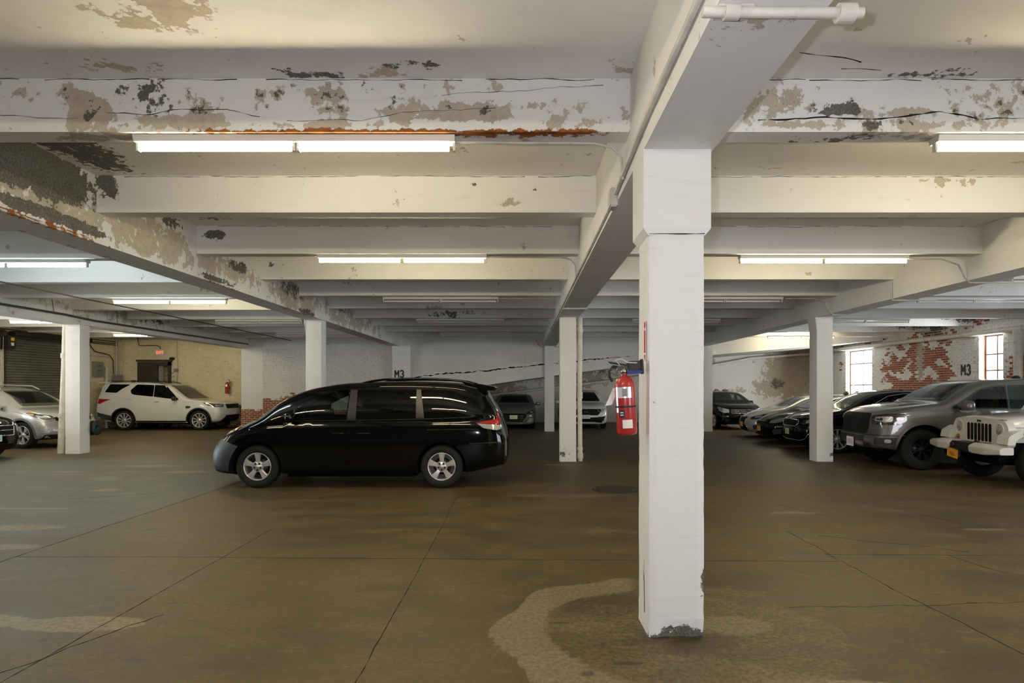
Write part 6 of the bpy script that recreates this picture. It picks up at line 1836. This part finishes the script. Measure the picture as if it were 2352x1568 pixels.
# grey sedan facing out under the ramp
S = dict(L=4.6, W=1.80, R=.32, ax=(.9, 3.6), tumble=.42, side=.03, rc=.12,
    top=[(0, .64), (.03, .70), (.12, .77), (.5, .88), (1.1, .96), (1.3, 1.04), (1.8, 1.26), (2.3, 1.37), (2.8, 1.39), (3.4, 1.32), (3.95, 1.13), (4.6, 1.02)],
    bot=[(0, .19), (.5, .17), (4, .18), (4.6, .30)], belt=[(0, .60), (.5, .78), (1.2, .90), (4.6, .97)],
    plan=[(0, .86), (.05, .90), (.15, .94), (.4, .98), (.8, 1), (4, 1), (4.6, .88)], nose=[(.2, .08), (.35, .02), (.5, 0), (.7, .08)], tail=[(.3, .04), (.6, 0), (1.0, .06)], bowf=.34, bowr=.14)
b = Car('parked_sedan', 'grey sedan with pale yellow plate facing out under the ramp, just behind the minivan tail', 'car', 'cars parked under the ramp', (-.35, 24.9), -90, S, P_DGREY)
glasshouse(b, [[(1.4, .28), (2.62, .28), (2.62, .93), (1.42, .89)]], [[(1.78, .95), (2.2, 1.18), (2.55, 1.27), (2.6, .96)], [(2.65, .96), (2.6, 1.27), (3.1, 1.22), (3.5, 1.0)]], [], [(-.64, 1.03), (-.50, 1.30), (.50, 1.30), (.64, 1.03)])
b.patch('grille', [(-.34, .30), (-.52, .52), (-.46, .62), (.46, .62), (.52, .52), (.34, .30)], 'front', P_GRILLE, off=.012, rnd=.03)
for z in (.36, .44, .52): b.strip('grille_bar', [(-.38, z), (.38, z)], 'front', P_CHROME, r=.004, off=.014)
b.both('headlight', [(.44, .58), (.50, .66), (.86, .76), (.92, .70), (.74, .60)], 'corner', P_LAMPD, ang=35, off=.012, rnd=.03)
b.both('headlamp_lens', [(.66, .62), (.66, .68), (.76, .71), (.78, .65)], 'corner', P_LAMPC, ang=35, off=.016, rnd=.03)
b.both('fog_light_recess', [(.48, .26), (.60, .44), (.84, .40), (.80, .26)], 'corner', P_RIM, ang=35, off=.012, rnd=.02)
b.strip('lower_lip', [(-.75, .22), (-.5, .24), (.5, .24), (.75, .22)], 'front', P_CHROME, r=.010, off=.012)
b.plate(0, 0, .48, P_PLATEY, 'i'); b.mirror(1.72, .92, P_DGREY, (.12, .2, .13)); b.wheels(SPLIT, .2, .68)

# ------------------------------------------------------------------ white off-roader, far right
P_JEEP = paint('white_off_roader_paint', (0.72, 0.71, 0.67), .3)
jx, jy, jh = 8.05, 11.02, 175
jr = empty('off_roader', (jx, jy, 0), math.radians(jh) + PI, 'white off-roader with seven-slot grille and orange plate at the right frame edge', 'car', GC)
def rounded(pts, r, n=4):
    out = []
    pts = [Vector(p) for p in pts]
    for i, p in enumerate(pts):
        a_, c_ = pts[i - 1], pts[(i + 1) % len(pts)]
        ra = min(r, (a_ - p).length * .45, (c_ - p).length * .45)
        pa = p + (a_ - p).normalized() * ra; pb = p + (c_ - p).normalized() * ra
        for k in range(n + 1):
            t = k / n; q = pa * (1 - t) ** 2 + p * 2 * t * (1 - t) + pb * t * t
            out.append((q.x, q.y))
    return out
YZ = Matrix(((0, 0, 1, 0), (1, 0, 0, 0), (0, 1, 0, 0), (0, 0, 0, 1)))   # polygon (y,z) -> extruded along x
m = MB(); m.prism(rounded([(-.74, .66), (-.76, .98), (-.66, 1.10), (0, 1.135), (.66, 1.10), (.76, .98), (.74, .66), (.5, .62), (-.5, .62)], .08), (-.02, .10), YZ)
gp = m.build('grille_panel', P_JEEP, jr)
for k in range(7):
    y = (k - 3) * .098
    m = MB(); m.prism(rounded([(y - .034, .72), (y - .034, 1.03), (y + .034, 1.03), (y + .034, .72)], .034), (-.026, -.019), YZ); m.build('grille_slot', P_GRILLE, gp)
for sg in (1, -1):
    hm = Matrix.Translation((-.02, sg * .545, .95)) @ Matrix.Rotation(-PI / 2, 4, 'Y')
    m = MB(); m.lathe([(.105, 0), (.105, .012), (.09, .018), (.088, .008)], hm, 28); hl = m.build('headlight', P_JEEP, jr)
    m = MB(); m.lathe([(.088, .006), (.07, .022), (.04, .03), (0, .032)], hm, 28); m.build('lens', P_LAMPB, hl)
    m = MB(); m.lathe([(.06, .026), (.03, .034), (0, .036)], hm @ Matrix.Translation((-.03, 0, 0)), 20); m.build('reflector', P_LAMPC, hl)
    m = MB(); m.lathe([(.045, 0), (.045, .012), (.03, .022), (0, .025)], Matrix.Translation((-.02, sg * .60, .76)) @ Matrix.Rotation(-PI / 2, 4, 'Y'), 18); m.build('turn_signal_lens', principled('dark_amber_lens', (0.35, 0.10, 0.02), .15, coat=1), jr)
# hood
V, Fc = [], []
stn = [(.0, .66, 1.115), (.03, .67, 1.135), (.12, .68, 1.15), (.5, .70, 1.185), (.9, .72, 1.215), (1.22, .735, 1.235)]
for x, w_, zt in stn:
    sec = [(-w_, .74), (-w_, zt - .09), (-w_ + .015, zt - .045), (-w_ + .05, zt - .018), (-w_ * .6, zt), (0, zt + .012), (w_ * .6, zt), (w_ - .05, zt - .018), (w_ - .015, zt - .045), (w_, zt - .09), (w_, .74)]
    V += [(x, y, z) for y, z in sec]
n_ = 11
for i in range(len(stn) - 1):
    for k in range(n_ - 1): Fc.append((i * n_ + k, i * n_ + k + 1, (i + 1) * n_ + k + 1, (i + 1) * n_ + k))
Fc.append(tuple(range(n_))[::-1])
hood = obj_mesh('hood', V, Fc, P_JEEP, jr, smooth=True); hood.data.set_sharp_from_angle(angle=math.radians(40))
m = MB(); m.box(-.001, .004, -.68, .68, 1.105, 1.113)
m.box(.0, 1.2, -.722, -.712, .985, .991); m.box(.0, 1.2, .712, .722, .985, .991); m.build('hood_seam', P_TRIM, jr)
for sg in (1, -1):
    m = MB(); m.bbox(.50, .56, sg * .715 - .015, sg * .715 + .015, .93, 1.10, .01); m.bbox(.49, .57, sg * .725 - .02, sg * .725 + .02, .92, .97, .01); m.build('hood_latch', P_TRIM, jr)
    # fender flare
    y0, y1 = sorted((sg * .66, sg * .94))
    XZ = Matrix(((1, 0, 0, 0), (0, 0, 1, 0), (0, 1, 0, 0), (0, 0, 0, 1)))
    m = MB(); m.prism(rounded([(-.16, .72), (-.13, .86), (.02, .95), (.9, .97), (1.12, .80), (1.2, .60), (1.14, .60), (1.02, .80), (.86, .88), (.10, .87), (-.02, .80), (-.04, .72)], .03), (y0, y1), XZ); fl = m.build('fender', P_JEEP, jr)
    m = MB(); m.lathe([(.035, 0), (.035, .01), (.02, .018), (0, .02)], Matrix.Translation((.12, sg * .94, .90)) @ Matrix.Rotation(-sg * PI / 2, 4, 'X'), 16); m.build('side_marker', P_AMBER, jr)
    # bumper wings
    yA, yB = sorted((sg * .30, sg * .90))
    m = MB()
    prof = rounded([(-.36, .53), (-.37, .66), (-.30, .72), (-.10, .72), (-.10, .53)], .03)
    nn = len(prof)
    ys = [sg * .28, sg * .34, sg * .66, sg * 1.0]
    sc = [.82, 1, 1, .62]
    vs = []
    for yy, s_ in zip(ys, sc): vs += [(-.1 + (x + .1) * (1 if yy != ys[-1] else .8), yy, .625 + (z - .625) * s_) for x, z in prof]
    fs = [(i * nn + k, i * nn + (k + 1) % nn, (i + 1) * nn + (k + 1) % nn, (i + 1) * nn + k) for i in range(3) for k in range(nn)] + [tuple(range(nn)), tuple(range(3 * nn, 4 * nn))]
    m.add(vs, fs); o = m.build('bumper_wing', P_JEEP, jr)
    bm = bmesh.new(); bm.from_mesh(o.data); bmesh.ops.recalc_face_normals(bm, faces=bm.faces[:]); bm.to_mesh(o.data); bm.free()
    # frame, wheel well and wheel
    m = MB(); m.box(.1, 1.2, min(sg * .45, sg * .68), max(sg * .45, sg * .68), .45, .86); m.build('inner_wing', M_CHASSIS, jr)
m = MB(); m.bbox(-.34, -.08, -.30, .30, .53, .70, .02); m.lathe([(.05, 0), (.05, .03), (0, .04)], Matrix.Translation((-.34, .20, .63)) @ Matrix.Rotation(-PI / 2, 4, 'Y'), 16); m.build('bumper_centre', P_TRIM, jr)
m = MB(); m.box(-.08, .1, -.6, .6, .40, .66); m.box(.0, 1.3, -.5, .5, .35, .66); m.build('chassis_frame', M_CHASSIS, jr)
m = MB(); m.tube([(-.05, -.05, .69), (-.10, -.02, .72), (-.05, .06, .71)], .02, 8); m.build('tow_hook', P_TRIM, jr)
lp = empty('license_plate', (-.40, .12, .49)); lp.parent = jr; lp.rotation_euler = (math.radians(6), 0, 0)
m = MB(); m.bbox(-.004, .004, -.155, .155, -.08, .08, .003); m.build('plate_panel', P_PLATEO, lp)
m = MB()
for k, (a_, b_) in enumerate(((-1, 1), (-1, .2), (-.2, 1), (-1, 1), (-1, .3), (-1, 1), (-.3, 1), (-1, 1))):
    m.box(-.0052, -.004, (k - 3.5) * .016 - .0035, (k - 3.5) * .016 + .0035, -.01 + a_ * .035, -.01 + b_ * .035)
m.build('plate_mark', P_PLATED, lp)
m = MB(); m.bbox(.005, .06, -.13, .13, -.05, .10, .004); m.build('plate_bracket', P_TRIM, lp)
text_mesh('badge', 'Jeep', .06, P_TRIM, Matrix.Translation((-.024, 0, 1.075)) @ Matrix.Rotation(-PI / 2, 4, 'Z') @ Matrix.Rotation(PI / 2, 4, 'X'), jr, .002, 1.1, .002)
# cowl, windscreen frame, tub, roof
m = MB(); m.bbox(1.16, 1.30, -.76, .76, .70, 1.24, .02); m.bbox(1.28, 3.75, -.76, .76, .50, 1.14, .03); tub = m.build('body_tub', P_JEEP, jr)
m = MB()
A = [(1.18, 1.22), (1.42, 1.76)]
for sg in (1, -1): m.tube([(A[0][0], sg * .72, A[0][1]), (A[1][0], sg * .66, A[1][1])], .032, 8)
m.tube([(A[0][0], -.72, 1.25), (A[0][0], .72, 1.25)], .035, 8); m.tube([(A[1][0], -.66, 1.76), (A[1][0], .66, 1.76)], .035, 8)
m.build('windshield_frame', P_JEEP, jr)
m = MB(); m.add([(1.20, -.69, 1.27), (1.20, .69, 1.27), (1.41, .63, 1.74), (1.41, -.63, 1.74)], [(0, 3, 2, 1)]); m.build('windshield', P_GLASSC, jr)
m = MB(); m.bbox(1.42, 3.7, -.68, .68, 1.74, 1.80, .02)
for x in (1.45, 2.45, 3.6):
    for sg in (1, -1): m.tube([(x, sg * .70, 1.12), (x, sg * .66, 1.76)], .03, 8)
m.build('soft_top', P_TRIM, jr)
for sg in (1, -1):
    m = MB(); m.bbox(1.34, 1.46, min(sg * .80, sg * 1.0), max(sg * .80, sg * 1.0), 1.14, 1.32, .03); m.tube([(1.40, sg * .74, 1.18), (1.40, sg * .86, 1.2)], .02, 6); m.build('side_mirror', P_TRIM, jr)
for (x, y) in ((.95, .12), (.98, -.12)):
    m = MB(); m.lathe([(.05, 0), (.05, .03), (.035, .04), (.03, .01)], Matrix.Translation((x, y, 1.22)), 14); m.build('hood_footman_loop', P_JEEP, jr)
class _J: pass
J = _J(); J.S = dict(R=.40, ax=(.50, 2.92), inset=-.04); J.hw = .90; J.root = jr
Car.wheels(J, SPLIT, .26, .58, P_RIMD)
